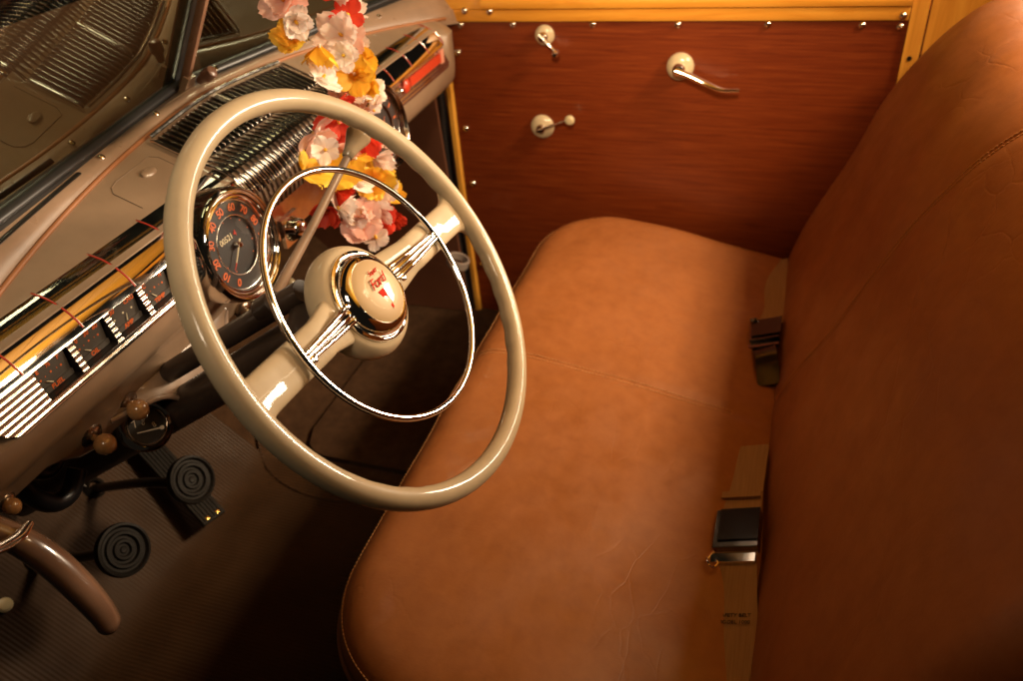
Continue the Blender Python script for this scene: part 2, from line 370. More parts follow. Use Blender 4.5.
# studs
stud0 = None
studs = [(.179, .687), (.015, .690), (-.149, .692), (-.312, .6945), (-.473, .696), (-.536, .694), (.291, .684), (.304, .629), (.302, .464), (.298, .333), (.294, .12)]
for y, z in studs + [(.277, .714), (.224, .713), (-.536, .7145)]:
    xx = DX - .0005 if z < .70 else DX - .0082
    if stud0 is None:
        stud0 = obj('stud', lathe([(.0072, 0), (.0072, .0012), (.0058, .0040), (.003, .0056), (0, .0060)], (DX, -.12, 0), (-1, 0, 0), 20), CHROME, door)
        o = stud0
    else:
        o = stud0.copy(); C.objects.link(o); o.parent = door
    o.location = (xx - DX, y + .12, z)
# handles
def crank(loc, a, L, knobm, armm, name, label, kr=.0075, er=.0215):
    x = V3((-1, 0, 0)); o = V3(loc); dr = V3((0, math.cos(a), math.sin(a)))
    e = obj(name, lathe([(er, 0), (er, .003), (er * .88, .007), (er * .56, .010), (0, .011)], o, x, 36), CREAMD, door, label=label)
    WL[e.name] = WL[door.name]
    obj('boss', lathe([(.0095, .008), (.0095, .018), (.007, .021), (0, .022)], o, x, 24), CHROME, e)
    p = [o + x * .018 - dr * .008, o + x * .019, o + x * .022 + dr * L * .5, o + x * .026 + dr * L]
    obj('arm', tube(curve(p, 6), [.0055] * 7 + [.0045] * 6 + [.0036] * 6, 12, flat=(1, .7)), armm, e)
    ke = o + x * .030 + dr * L
    obj('knob', lathe([(0, -.010), (kr * .6, -.008), (kr, -.001), (kr * 1.05, .004), (kr * .7, .009), (0, .0105)], ke, x, 24), knobm, e)
crank((DX - .001, .113, .668), math.radians(222), .040, CHROME, CHROMEB, 'vent_window_crank', 'small chrome crank with round chrome end, near the top corner', .0078, .020)
crank((DX - .001, .126, .478), math.radians(157), .074, BAKEL, CHROMEB, 'window_crank', 'window crank with cream ball knob', .0100, .0255)
o = V3((DX - .001, -.158, .614))
h = obj('door_handle', lathe([(.0265, 0), (.0265, .004), (.024, .010), (.016, .015), (0, .017)], o, (-1, 0, 0), 40), CREAMD, door, label='long curved chrome lever on a cream round plate')
obj('boss', lathe([(.012, .012), (.0125, .026), (.010, .031), (0, .033)], o, (-1, 0, 0), 24), CHROME, h)
lp = curve([o + V3((-.028, .006, .0)), o + V3((-.030, -.02, -.008)), o + V3((-.034, -.055, -.022)), o + V3((-.042, -.085, -.030)), o + V3((-.046, -.118, -.028))], 8)
obj('lever', tube(lp, [.0100 - .0055 * i / (len(lp) - 1) for i in range(len(lp))], 16, flat=(1, .75)), CHROME, h)
# ---- A pillar painted end
ap = thing('windshield_pillar', (.66, .36, .6), 'taupe painted pillar at the far end of the dashboard', 'pillar')
obj('post', tube(curve([(.640, .352, .56), (.648, .346, .62), (.655, .345, .70), (.658, .345, .78), (.658, .30, 1.0), (.655, .24, 1.2)], 8), .022, 20), TAUPED, ap)
# ---- roof (only seen in reflections)
roof = thing('car_roof', (0, -.4, 1.25), 'wood slatted roof lining over the cabin', 'roof')
rw = []
bm = bmesh.new()
for k in range(15):
    x = -.66 + k * .0943
    box((x, -.75, 1.50), (.088, 1.3, .012), bm)
obj('slats', bm, ROOFW, roof, smooth=0)
obj('header', box((0, .22, 1.36), (1.3, .05, .09)), BLOND, roof, bev=.01)
obj('side_rail', box((.70, -.4, 1.36), (.06, 1.3, .08)), BLOND, roof, bev=.01)
# ================================================================== BENCH SEAT
seat = thing('bench_seat', (0, -.2, 0), 'tan leather bench seat with stitched centre seams', 'seat')
X1, YF1, YB1, RC = .60, .090, -.47, .17
def ctop(x, y):
    z = .328 if y > -.03 else .328 - .07 * ((-.03 - y) / .37) ** 1.2
    z += .004 * math.cos(x * 5) + .006 * max(0, x)
    z += .0012 * math.sin(x * 23 + y * 31) + .0010 * math.sin(x * 41 - y * 17)
    z -= .0035 * math.exp(-((x - .042) / .010) ** 2)
    return z
def sdf(x, y):
    x = (x - .0175) * X1 / .5825
    cy = (YF1 + YB1) / 2; hy = (YF1 - YB1) / 2
    qx, qy = abs(x) - (X1 - RC), (y - cy) - (hy - RC)
    if y < cy: qy = (cy - y) - (hy - .03)
    r = RC if y >= cy else .03
    qx = abs(x) - (X1 - r)
    return -(math.hypot(max(qx, 0), max(qy, 0)) + min(max(qx, qy), 0) - r)
def cz(x, y):
    d = sdf(x, y); r = .055
    z = ctop(x, y)
    if d < r: z -= r * .8 * (1 - math.sqrt(max(0, 1 - ((r - d) / r) ** 2)))
    return z
outl = []
for cx, cy, r, a0 in ((X1 - RC, YF1 - RC, RC, 0), (-X1 + RC, YF1 - RC, RC, 90), (-X1 + .03, YB1 + .03, .03, 180), (X1 - .03, YB1 + .03, .03, 270)):
    for k in range(25): a = math.radians(a0 + k * 90 / 24); outl.append((cx + r * math.cos(a), cy + r * math.sin(a)))
outl = [(x * .5825 / X1 + .0175, y) for x, y in outl]
dense = []
for i in range(len(outl)):
    a, b_ = outl[i], outl[(i + 1) % len(outl)]; L = math.dist(a, b_); n = max(1, int(L / .010))
    for k in range(n): dense.append((a[0] + (b_[0] - a[0]) * k / n, a[1] + (b_[1] - a[1]) * k / n))
ts = [0, .002, .008, .018, .032, .05, .075, .105, .14, .19, .25, .32, .40, .49, .58, .68, .78, .88, 1]
rows = []
for dz, ins in ((-.26, .05), (-.19, .022), (-.12, .008), (-.06, .001), (-.02, -.0015)):
    rows.append([])
    for x, y in dense:
        sx = max(-X1 + .28, min(X1 - .28, x)); v = V3((sx - x, -.19 - y, 0)).normalized()
        rows[-1].append(V3((x + v.x * ins, y + v.y * ins, cz(x, y) + dz)))
for t_ in ts:
    rows.append([])
    for x, y in dense:
        sx = max(-X1 + .28, min(X1 - .28, x)); px, py = x + (sx - x) * t_, y + (-.19 - y) * t_
        rows[-1].append(V3((px, py, cz(px, py))))
bm, R_ = grid(rows, closed=True)
bmesh.ops.remove_doubles(bm, verts=bm.verts, dist=.0002)
obj('cushion', bm, LEATHER, seat, smooth=180)
def stitches(path, name, parent, gap=.0058, L=.0040, r=.0008, lift=.0007):
    """row of short thread stitches along a list of points"""
    bm = bmesh.new(); acc = 0; P = [V3(p) for p in path]; tot = [0]
    for a, c in zip(P, P[1:]): tot.append(tot[-1] + (c - a).length)
    def at(s):
        for i in range(len(P) - 1):
            if tot[i + 1] >= s: return P[i].lerp(P[i + 1], (s - tot[i]) / max(1e-9, tot[i + 1] - tot[i]))
        return P[-1]
    s = 0
    while s + L < tot[-1]:
        a, c = at(s), at(s + L); m_ = (a + c) / 2 
        tube([a, m_ + V3((0, 0, lift)), c], r, 5, bm); s += gap
    return obj(name, bm, STITCH, parent)
for off in (-.0042, .0042):
    path = [(.042 + off, y, cz(.042 + off, y) + .0004) for y in [YF1 - .006 - .0075 * i for i in range(58)]]
    stitches(path, 'seam_stitching', seat)
# welt along the front edge + its stitches
fr_ = [(x, y) for x, y in dense if y > -.12]
fr_.sort(key=lambda p: math.atan2(p[1] + .19, p[0]))
wl = []
for x, y in fr_:
    v = V3((0 - x * .0, 0, 0)); wl.append(V3((x, y + .0012, cz(x, y) - .008)))
obj('front_welt', tube(wl, .0032, 8), LEATHER, seat)
st = []
for x, y in fr_:
    sx = max(-X1 + .28, min(X1 - .28, x)); v = V3((sx - x, -.19 - y, 0)).normalized() * .0075
    st.append((x + v.x, y + v.y, cz(x + v.x, y + v.y) + .0005))
stitches(st, 'front_stitching', seat)
# backrest : profile bottom -> over the top -> rear
bp = [(-.415, .17), (-.400, .22), (-.403, .27), (-.425, .34), (-.455, .41), (-.487, .49), (-.520, .585), (-.556, .655), (-.596, .715), (-.640, .757), (-.690, .775), (-.735, .765), (-.765, .73), (-.778, .67), (-.77, .5), (-.74, .2)]
bpc = [(p.x, p.y) for p in curve([(a, b_, 0) for a, b_ in bp], 6)]
def bnorm(i):
    a = bpc[max(0, i - 1)]; c = bpc[min(len(bpc) - 1, i + 1)]; t_ = V3((c[0] - a[0], c[1] - a[1], 0)).normalized()
    return t_.y, -t_.x          # outward (towards +y at the face)
RB = .07; XB = .612
xs = [-XB + RB * (1 - math.cos(k / 10 * PI / 2)) for k in range(11)] + [-XB + RB + (2 * XB - 2 * RB) * k / 90 for k in range(1, 90)] + [XB - RB * (1 - math.cos(k / 10 * PI / 2)) for k in range(10, -1, -1)]
rows = []
for x in xs:
    d = XB - abs(x); ins = RB * (1 - math.sqrt(max(0, 1 - ((RB - d) / RB) ** 2))) * .9 if d < RB else 0
    row = []
    for i, (y, z) in enumerate(bpc):
        ny, nz = bnorm(i)
        q = ins + .003 * math.exp(-((x - .045 - .10 * (.75 - z)) / .010) ** 2) - .0016 * math.sin(x * 17 + z * 9) - .0012 * math.sin(x * 33 - z * 27)
        row.append(V3((x, y - ny * q, z - nz * q)))
    rows.append(row)
bm, R_ = grid(rows); bm.faces.new(R_[0]); bm.faces.new(list(reversed(R_[-1])))
obj('backrest', bm, BACKLEATHER, seat, smooth=60)
for off in (-.0042, .0042):
    path = []
    for i in range(4, len(bpc) - 20):
        ny, nz = bnorm(i); y, z = bpc[i]; x = .045 + off + .10 * (.75 - z)
        q = .0030 * .84 - .0016 * math.sin(x * 17 + z * 9) - .0012 * math.sin(x * 33 - z * 27) - .0008
        path.append((x, y - ny * q, z - nz * q))
    stitches(path, 'seam_stitching', seat)
# ---- seat belts
BLACKG = mat('dark_buckle_enamel', (.018, .010, .007), .18, coat=.5)[0]
def strap(path, wdt, th, nrm=(0, 0, 1), side=None):
    """ribbon along path; side = width direction per point"""
    bm = bmesh.new(); rows = []
    P = [V3(p) for p in path]
    for i, p in enumerate(P):
        t_ = (P[min(i + 1, len(P) - 1)] - P[max(0, i - 1)]).normalized(); n_ = V3(nrm if not callable(nrm) else nrm(i)); s_ = t_.cross(n_).normalized(); n_ = s_.cross(t_)
        rows.append([p - s_ * wdt / 2 - n_ * th / 2, p + s_ * wdt / 2 - n_ * th / 2, p + s_ * wdt / 2 + n_ * th / 2, p - s_ * wdt / 2 + n_ * th / 2])
    bm, R_ = grid(rows, closed=True); bm.faces.new(R_[0]); bm.faces.new(list(reversed(R_[-1])))
    return bm
def zc(x, y, l=.004): return V3((x, y, cz(x, y) + l))
Nb = V3((0, .33, .94)).normalized()
b2 = thing('seat_belt', zc(-.2, -.37, 0), 'brown lap belt buckled at the near side of the bench, stamped with a label', 'seat belt', 'lap belts on the bench')
pth = curve([zc(-.50, -.388), zc(-.40, -.386), zc(-.31, -.376, .005), zc(-.255, -.371, .009)], 8)
obj('lower_strap', strap(pth, .057, .0022, Nb), WEB, b2, bev=.0006)
pth = curve([zc(-.245, -.371, .012), zc(-.17, -.370, .011), zc(-.10, -.371, .008), zc(-.028, -.373, .006)], 8)
obj('upper_strap', strap(pth, .057, .0022, Nb), WEB, b2, bev=.0006)
obj('strap_loop', strap([zc(-.143, -.370, .014), zc(-.132, -.370, .014)], .053, .005, Nb), WEB, b2, bev=.0012)
ax = (V3((1, 0, 0)), V3((0, .94, -.33)).normalized(), Nb)
bk = obj('buckle', box(zc(-.205, -.371, .017), (.064, .057, .014), ax=ax), DCHROME, b2, bev=.003)
obj('lift_plate', box(zc(-.200, -.371, .0255), (.054, .052, .003), ax=ax), BLACKG, bk, bev=.0012)
obj('latch_bar', box(zc(-.249, -.369, .012), (.014, .056, .006), ax=ax), CHROME, bk, bev=.002)
obj('wire_tab', tube(curve([zc(-.246, -.344, .010), zc(-.262, -.338, .010), zc(-.272, -.346, .010), zc(-.262, -.352, .010)], 6), .0016, 8), CHROME, bk)
tx = zc(-.325, -.3785, .0075)
for q, s_ in enumerate(('APPROVED TYPE', 'SAFETY BELT', 'MODEL 1000')):
    text('stamped_label', s_, tx + V3((.010 - q * .010, 0, .0003 * q)), (0, -.94, .33), (1, 0, 0), .0068, INK, b2, .0002)
b1 = thing('seat_belt', zc(.24, -.38, 0), 'brown lap belt at the far side of the bench with an open buckle', 'seat belt', 'lap belts on the bench')
pth = curve([V3((.56, -.405, .262)), V3((.48, -.398, .272)), zc(.37, -.384, .006), zc(.29, -.380, .012)], 8)
obj('upper_strap', strap(pth, .057, .0022, Nb), WEB, b1, bev=.0006)
bk = obj('buckle', box(zc(.262, -.378, .017), (.056, .050, .012), ax=ax), DCHROME, b1, bev=.003)
obj('lift_plate', box(zc(.265, -.378, .0255), (.048, .050, .003), ax=ax), BLACKG, bk, bev=.0012)
obj('latch_bar', box(zc(.226, -.376, .012), (.012, .054, .006), ax=ax), DCHROME, bk, bev=.002)
obj('side_pin', lathe([(0, -.006), (.005, -.006), (.006, 0), (.005, .006), (0, .006)], zc(.288, -.356, .014), (0, .94, -.33), 16), DCHROME, bk)
pth = curve([zc(.222, -.376, .010), zc(.20, -.380, .020), zc(.165, -.386, .018), zc(.13, -.392, .006)], 8)
obj('tongue', strap(pth, .036, .0035, Nb), BLACKG, b1, bev=.0012)
# ================================================================== DASHBOARD
dash = thing('dashboard', (0, .3, .5), 'taupe painted dashboard with chrome band, dials and centre grille', 'dashboard')
def ypipe(x): return .432 - .045 * abs(x) - .26 * x * x if abs(x) > .0 else .432
def ztop(y): return .717 + (y - .335) * .42
def dprof(x):
    fz = .552 if x < -.53 else (.525 if x < -.14 else .565)
    if -.53 <= x < -.49: fz = .552 - .027 * (x + .53) / .04
    if -.17 <= x < -.10: fz = .525 + .04 * (x + .17) / .07
    yp = ypipe(x)
    rc = .022 if -.590 < x < .530 else 0
    p = [(.36, fz + .01), (.335, fz), (.322, fz), (.316, fz + .006), (.307, min(.578, fz + .035)), (.300, .585), (.290, .592), (.284, .603), (.281, .62), (.280, .634), (.280 + rc, .642), (.280 + rc, .692), (.30, .705), (.325, .714), (.336, .7175)]
    for k in range(1, 7): y = .336 + (yp + .02 - .336) * k / 6; p.append((y, ztop(y)))
    return p
rows = []; XR = .622
xs = [-.76 + .02 * k for k in range(67)] + [.573, .585, .596, .606, .614, .619, .622]
xs = [x for x in xs if x < .565 or x in (.573, .585, .596, .606, .614, .619, .622)]
for x in xs:
    q = 0
    if x > .565: q = 1 - math.sqrt(max(0, 1 - ((x - .565) / (XR - .565)) ** 2))
    row = []
    for y, z in dprof(x):
        row.append(V3((x, y + (.40 - y) * q * .75 if y < .4 else y, z + (.66 - z) * q * .12)))
    rows.append(row)
bm, R_ = grid(rows); bm.faces.new(R_[-1])
obj('panel', bm, TAUPE, dash, smooth=50)
# chrome roll
def rollr(cx=.3385, cz_=.6545, ay=.0615, az=.0615, a0=157, a1=86, n=20):
    return [(cx + ay * math.cos(math.radians(a0 + (a1 - a0) * k / n)), cz_ + az * math.sin(math.radians(a0 + (a1 - a0) * k / n))) for k in range(n + 1)]
prof = rollr()
rows = []
xl = [-.76 + .04 * k for k in range(33)] + [.535, .545, .553, .559, .563, .565]
for x in xl:
    q = 1
    if x > .525: q = math.sqrt(max(0.0, 1 - ((x - .525) / .0405) ** 2))
    rows.append([V3((x, .3115 + (y - .3115) * q, .692 + (z - .692) * q)) for y, z in prof])
bm, R_ = grid(rows)
roll = obj('chrome_band', bm, CHROME, dash, smooth=60)
pr2 = rollr(ay=.0619, az=.0619)
for x in (-.70, -.62, -.54, -.46, -.38, -.30, .30, .38, .46, .53):
    bm = tube([V3((x, y, z)) for y, z in pr2[1:]], .00055, 8, flat=(1.1, .8)); obj('red_line', bm, RED, roll)
    bm = tube([V3((x + .0013, y, z)) for y, z in pr2[1:]], .0006, 6); obj('pinstripe', bm, CHROMEB, roll)
# ribbed plate(s)
def ribbed(x0, x1, z0, z1, name, m, y0=.2785, wins=(), wz=(.6405, .6755), rl=0, rr=0, amp=.0013, pitch=.0062, plain=None):
    zs = []; z = z0
    n = int((z1 - z0) / .0007)
    zs = [z0 + (z1 - z0) * k / n for k in range(n + 1)]
    def yy(z):
        if plain: return y0
        u = (z - z0) / pitch
        return y0 + (z - z0) * .26 - amp * abs(math.sin(PI * u)) ** .7
    bm = bmesh.new()
    def xlim(z):
        a, b_ = x0, x1
        if rl:
            d = max(0, rl - (z - z0)); d2 = max(0, rl * .5 - (z1 - z)); 
            a += rl - math.sqrt(max(0, rl * rl - d * d))
        if rr:
            d = max(0, rr - (z - z0), rr - (z1 - z)); b_ -= rr - math.sqrt(max(0, rr * rr - d * d))
        return a, b_
    brk = sorted([e for w_ in wins for e in w_])
    cache = {}
    def vt(x, z):
        kx = (round(x, 5), round(z, 5))
        if kx not in cache: cache[kx] = bm.verts.new((x, yy(z), z))
        return cache[kx]
    for za, zb in zip(zs, zs[1:]):
        (a0, b0), (a1, b1) = xlim(za), xlim(zb)
        X0 = [a0] + [b for b in brk] + [b0]; X1_ = [a1] + [b for b in brk] + [b1]
        for j in range(len(X0) - 1):
            if j % 2 == 1 and za >= wz[0] - .0003 and zb <= wz[1] + .0003: continue
            try: bm.faces.new((vt(X0[j], za), vt(X0[j + 1], za), vt(X1_[j + 1], zb), vt(X1_[j], zb)))
            except Exception: pass
    return obj(name, bm, m, dash, smooth=70)
gx = [(-.5275, -.4825), (-.4745, -.4295), (-.4215, -.3765), (-.3685, -.3235)]
pl = ribbed(-.593, -.245, .6325, .6850, 'gauge_plate', CHROMEB, wins=gx, rl=.036, wz=(.6425, .6750))
labels = [('E', '½', 'F', 'FUEL'), ('0', '30', '60', 'OIL'), ('30', '', 'CHG', 'AMP'), ('C', '', 'H', 'TEMP')]
for (a, b_), L in zip(gx, labels):
    c = (a + b_) / 2; wz0, wz1 = .6425, .6750; yb = .2975
    g = thing('gauge', (c, .28, .658), None, None); g.parent = dash; g.location = V3((c, .28, .658)) - WL[dash.name]
    bm = bmesh.new()
    vs = [V3((a, .2810, wz0)), V3((b_, .2810, wz0)), V3((b_, .2900, wz1)), V3((a, .2900, wz1))]
    vi = [V3((a + .001, yb, wz0 + .001)), V3((b_ - .001, yb, wz0 + .001)), V3((b_ - .001, yb, wz1 - .001)), V3((a + .001, yb, wz1 - .001))]
    A = [bm.verts.new(v) for v in vs]; B = [bm.verts.new(v) for v in vi]
    for i in range(4): bm.faces.new((A[i], A[(i + 1) % 4], B[(i + 1) % 4], B[i]))
    bm.faces.new(B)
    obj('recess', bm, BLACK, g, smooth=0)
    obj('dial', box((c - .0006, .2935, .6605), (.0405, .004, .0225)), DIALG, g, bev=.0008)
    obj('sill', box((c - .0006, .2915, .6465), (.0405, .005, .006)), DIALG, g, bev=.0008)
    zt = .6695; yf = .2912
    for dx, s_ in ((-.014, L[0]), (0, L[1]), (.013, L[2])):
        if s_: text('marking', s_, (c - .002 + dx, yf, zt), (1, 0, 0), (0, 0, 1), .0072, ORANGE, g, .0002, bold=.00022)
    text('lettering', L[3], (c - .002, .2887, .6468), (1, 0, 0), (0, 0, 1), .0072, ORANGE, g, .0002, bold=.00022)
    bm = bmesh.new()
    for k, dx in enumerate((-.014, -.0075, 0, .0075, .013)):
        if L[3] == 'AMP' and k not in (0, 2, 4): continue
        lathe([(.0012 if k % 2 == 0 else .0006, 0), (.0012 if k % 2 == 0 else .0006, .0004), (0, .0004)], (c - .002 + dx, yf + .0003, .6605 - abs(dx) * .1), (0, -1, 0), 10, bm)
    obj('marks', bm, ORANGE if L[3] != 'AMP' else IVORY, g)
    ang = {'FUEL': -.9, 'OIL': -.9, 'AMP': .25, 'TEMP': -.7}[L[3]]
    p0 = V3((c - .002 + math.sin(ang) * .012, yf - .0012, .651 + abs(math.cos(ang)) * .0075)); p1 = V3((c - .002 + math.sin(ang) * .004, yf - .0012, .6505))
    obj('needle', tube([p0, p1], [.0004, .0007], 6), IVORY, g)
# glove box plate on the right
gp = ribbed(.235, .545, .635, .688, 'glove_box_plate', CHROMEB, y0=.2785, rr=.022, rl=.004, amp=.0010)
rb = obj('badge_bar', box((.435, .2835, .6612), (.150, .004, .0165)), REDB, gp, bev=.001)
obj('end_cap', box((.512, .2830, .6625), (.013, .006, .026)), mat('pale_red_badge', (.75, .32, .22), .3, coat=.5)[0], gp, bev=.002)
obj('crest', lathe([(.013, 0), (.013, .003), (.010, .0055), (0, .0065)], (.342, .2840, .6605), (0, -1, 0), 6), REDB, gp)
obj('button', lathe([(.006, 0), (.006, .005), (.004, .0065), (0, .007)], (.318, .2845, .6585), (0, -1, 0), 24), CHROME, gp)
# piping along the windshield base
pp_ = [V3((x, ypipe(x), ztop(ypipe(x)) + .001)) for x in [-.74 + .03 * k for k in range(46)]]
obj('piping', tube(pp_, .0030, 10), PIPING, dash)
# ashtray lid outline and pull
def ds(x, y, l=0): return V3((x, y, ztop(y) + l))
obj('lid_seam', tube([ds(x, y, .0003) for x, y in ((-.178, .340), (-.178, .385), (-.186, .394), (-.255, .388), (-.268, .384), (-.276, .376), (-.276, .340))], .0006, 6), mat('seam_edge', (.20, .14, .095), .45)[0], dash)
lid = lathe([(.0, .0035), (.006, .0042), (.0095, .0030), (.0105, 0)], (0, 0, 0), (0, 0, 1), 28)
for v in lid.verts:
    v.co = V3((v.co.x * 1.25, v.co.y * .55, v.co.z)); v.co = ds(-.214, .374) + V3((v.co.x, v.co.y * .92, v.co.z + v.co.y * .4))
obj('ashtray_pull', lid, TAUPE, dash)
# centre grille
gr = thing('grille', (0, .34, .7), None, None); gr.parent = dash; gr.location = V3((0, .34, .7)) - WL[dash.name]
GX = .158
def gprof(x, l):
    yt = ypipe(x) - .012
    p = [(yt, ztop(yt) + l * .6)]
    for k in range(1, 13): y = yt + (.345 - yt) * k / 12; p.append((y, ztop(y) + l))
    rl_ = rollr(ay=.0615 + l, az=.0615 + l, a0=84, a1=155, n=12)
    return p + rl_ + [(.281 - l, .668), (.2795 - l * .9, .658), (.2795 - l * .6, .648)]
bm = bmesh.new(); rows = []
for k in range(25):
    x = -GX + 2 * GX * k / 24; rows.append([V3((x, y, z)) for y, z in gprof(x, .0010)[:13]])
bm, R_ = grid(rows); obj('backing', bm, mat('black_mesh', (.03, .026, .022), .3, .6)[0], gr)
BARM = mat('black_chrome', (.34, .31, .28), .14, 1)[0]
NB = 28
for i in range(NB):
    x = -GX + .004 + (2 * GX - .008) * i / (NB - 1)
    l = .0062
    P = gprof(x, l); rw = []
    P2 = gprof(x, .0015)
    rr = []
    bm = bmesh.new()
    n = len(P)
    thick = .0015
    rows = []
    for j in range(n):
        (y, z), (yb, zb) = P[j], P2[j]
        k = 1.0
        if j == 0: y, z = yb, zb + .002
        ty, tz = P2[j]
        L_ = lambda f: (y + (yb - y) * (1 - f), z + (zb - z) * (1 - f))
        rows.append([V3((x + dx * thick, *L_(f))) for dx, f in ((-1, 0), (-1, .45), (-.75, .80), (-.3, 1), (.3, 1), (.75, .80), (1, .45), (1, 0))])
    bm, R_ = grid(rows); bm.faces.new(R_[-1])
    obj('bar', bm, BARM, gr, smooth=75)
for x in (-GX - .0025, GX + .0025):
    P = gprof(x, .0065); obj('side_trim', tube(curve([V3((x, y, z)) for y, z in P[:-2]], 2), .0022, 10, flat=(.7, 1)), CHROME, gr)
P = [V3((x, ypipe(x) - .010, ztop(ypipe(x)) + .003)) for x in [-GX + 2 * GX * k / 20 for k in range(21)]]
obj('top_trim', tube(P, .0028, 8), CHROMEB, gr)
P = gprof(-.002, .0065); obj('centre_rib', tube([V3((-.002, y, z)) for y, z in P[1:13]], .0030, 10), CHROME, gr)
# round instruments
def instrument(name, x, z, r, label, nums, a0, a1, clock=False):
    ax = V3((0, -.985, .17)).normalized(); o = V3((x, .277, z)); X = V3((1, 0, 0)); Y = ax.cross(X) * 1.0
    Y = V3((0, .17, .985)).normalized()
    e = obj(name, lathe([(r * 1.02, -.02), (r * 1.02, .010), (r * 1.0, .017), (r * .965, .0205), (r * .935, .019), (r * .925, .0165), (r * .905, .0185), (r * .88, .0195), (r * .855, .018), (r * .845, .0145), (r * .815, .0145), (r * .80, .012), (r * .785, .007), (r * .785, .0)], o, ax, 96), CHROME if not clock else DCHROME, dash, smooth=50, label=label)
    obj('dial_ring', lathe([(r * .79, .0085), (r * .53, .0085)], o, ax, 72), DIAL, e)
    obj('dial_centre', lathe([(r * .52, .0088), (r * .52, .005), (0, .005)], o, ax, 72), DIAL, e)
    obj('inner_ring', tube([o + ax * .0088 + (X * math.cos(t) + Y * math.sin(t)) * r * .525 for t in [2 * PI * k / 72 for k in range(72)]], .0009, 8, closed=True), CHROMEB, e)
    obj('outer_ring', tube([o + ax * .0092 + (X * math.cos(t) + Y * math.sin(t)) * r * .785 for t in [2 * PI * k / 72 for k in range(72)]], .0007, 8, closed=True), CHROMEB, e)
    for i, s_ in enumerate(nums):
        t = math.radians(a0 + (a1 - a0) * i / (len(nums) - 1)); dr = X * math.cos(t) + Y * math.sin(t)
        if clock:
            bm = box(o + ax * .0092 + dr * r * .66, (.003, .009, .0006), ax=(dr.cross(ax), dr, ax)); obj('hour_mark', bm, ORANGE, e, smooth=0); continue
        text('numeral', s_, o + ax * .0092 + dr * r * .655, dr.cross(ax), dr, r * .19, ORANGE, e, .0002, bold=.0002, space=.92)
    return e, o, ax, X, Y
e, o, ax, X, Y = instrument('speedometer', -.2205, .6465, .0710, 'large round speedometer with orange numerals', [str(k) for k in range(0, 101, 10)], -122, -402, False)
t = math.radians(-138); dr = X * math.cos(t) + Y * math.sin(t)
obj('needle', tube([o + ax * .0105 - dr * .008, o + ax * .0115 + dr * .024], [.0011, .0007], 8), IVORY, e)
obj('needle_tip', tube([o + ax * .0115 + dr * .024, o + ax * .0115 + dr * .034], [.0008, .0004], 8), RED, e)
obj('needle_hub', lathe([(.0042, .006), (.0042, .012), (.003, .0145), (0, .015)], o, ax, 20), CHROME, e)
text('odometer', '00521', o + ax * .0058 + Y * .0130 - X * .0115, X, Y, .0105, IVORY, e, .0002, bold=.0001)
text('odometer_tenths', '4', o + ax * .0058 + Y * .0130 + X * .0070, X, Y, .0105, RED, e, .0002, bold=.0001)
bm = bmesh.new()
for k in range(11):
    t = math.radians(-122 - 280 * k / 10); dr = X * math.cos(t) + Y * math.sin(t)
    lathe([(.0009, 0), (.0009, .0004), (0, .0004)], o + ax * .0052 + dr * .0710 * .47, ax, 8, bm)
obj('dots', bm, ORANGE, e)
obj('lens', lathe([(.0710 * .80, .0135), (.04, .0150), (.02, .0158), (0, .016)], o, ax, 48), LENS, e)
e, o, ax, X, Y = instrument('clock', .205, .637, .0690, 'round clock with orange hour marks, half hidden by flowers', [''] * 13, 90, -270, True)
obj('hand', tube([o + ax * .0105, o + ax * .0105 + X * .012 + Y * .014], [.0009, .0005], 6), ORANGE, e)
obj('hand', tube([o + ax * .0110, o + ax * .0110 - X * .018 + Y * .012], [.0008, .0004], 6), ORANGE, e)
obj('lens', lathe([(.069 * .80, .0135), (.04, .0150), (.02, .0158), (0, .016)], o, ax, 48), LENS, e)
# radio face and ignition block under the grille
rf = ribbed(-.135, .135, .600, .648, 'radio_face', CHROMEB, y0=.2775, rl=.01, rr=.01, plain=True)
obj('radio_dial', box((.01, .2840, .637), (.15, .004, .012)), BLACK, rf, bev=.001)
o = V3((-.095, .2770, .605))
ig = obj('ignition_lock', lathe([(.018, 0), (.018, .004), (.0155, .008), (.0150, .016), (.0125, .021), (.008, .024), (0, .0255)], o, (0, -1, .1), 40), CHROME, dash)
obj('lock_plate', box(o + V3((0, .0, 0)), (.042, .006, .042)), CHROMEB, ig, bev=.002)
obj('radio_knob', lathe([(.011, 0), (.011, .012), (.008, .016), (0, .0165)], (.095, .277, .612), (0, -1, 0), 32), CREAMD, dash)
# pull knobs on the lower flange
def knob(x, y, z, r, m, dirn=(-.15, -.93, -.25), L=.030, esc=True, label=None):
    dn = V3(dirn).normalized(); o = V3((x, y, z))
    k = obj('knob', lathe([(0, L + r * .95), (r * .5, L + r * .85), (r * .86, L + r * .45), (r, L), (r * .88, L - r * .5), (r * .55, L - r * .85), (r * .34, L - r * 1.1), (r * .34, 0)], o, dn, 32), m, dash, label=label)
    if esc: obj('escutcheon', lathe([(r * 1.25, -.004), (r * 1.3, .002), (r * 1.05, .006), (r * .5, .008), (r * .4, .008)], o, dn, 32), STEEL, k)
    return k
knob(-.484, .314, .553, .0120, BAKE, L=.024, label='marbled knob beside the round gauge')
knob(-.426, .314, .551, .0125, BAKE, L=.020, label='marbled brown knob')
knob(-.594, .318, .562, .0090, BAKE, L=.012, label='small brown knob at the near end')
knob(-.196, .312, .530, .0105, BAKEL, L=.026)
knob(-.140, .312, .528, .0105, BAKEL, L=.026)
knob(-.100, .312, .520, .0100, BAKEL, L=.016)
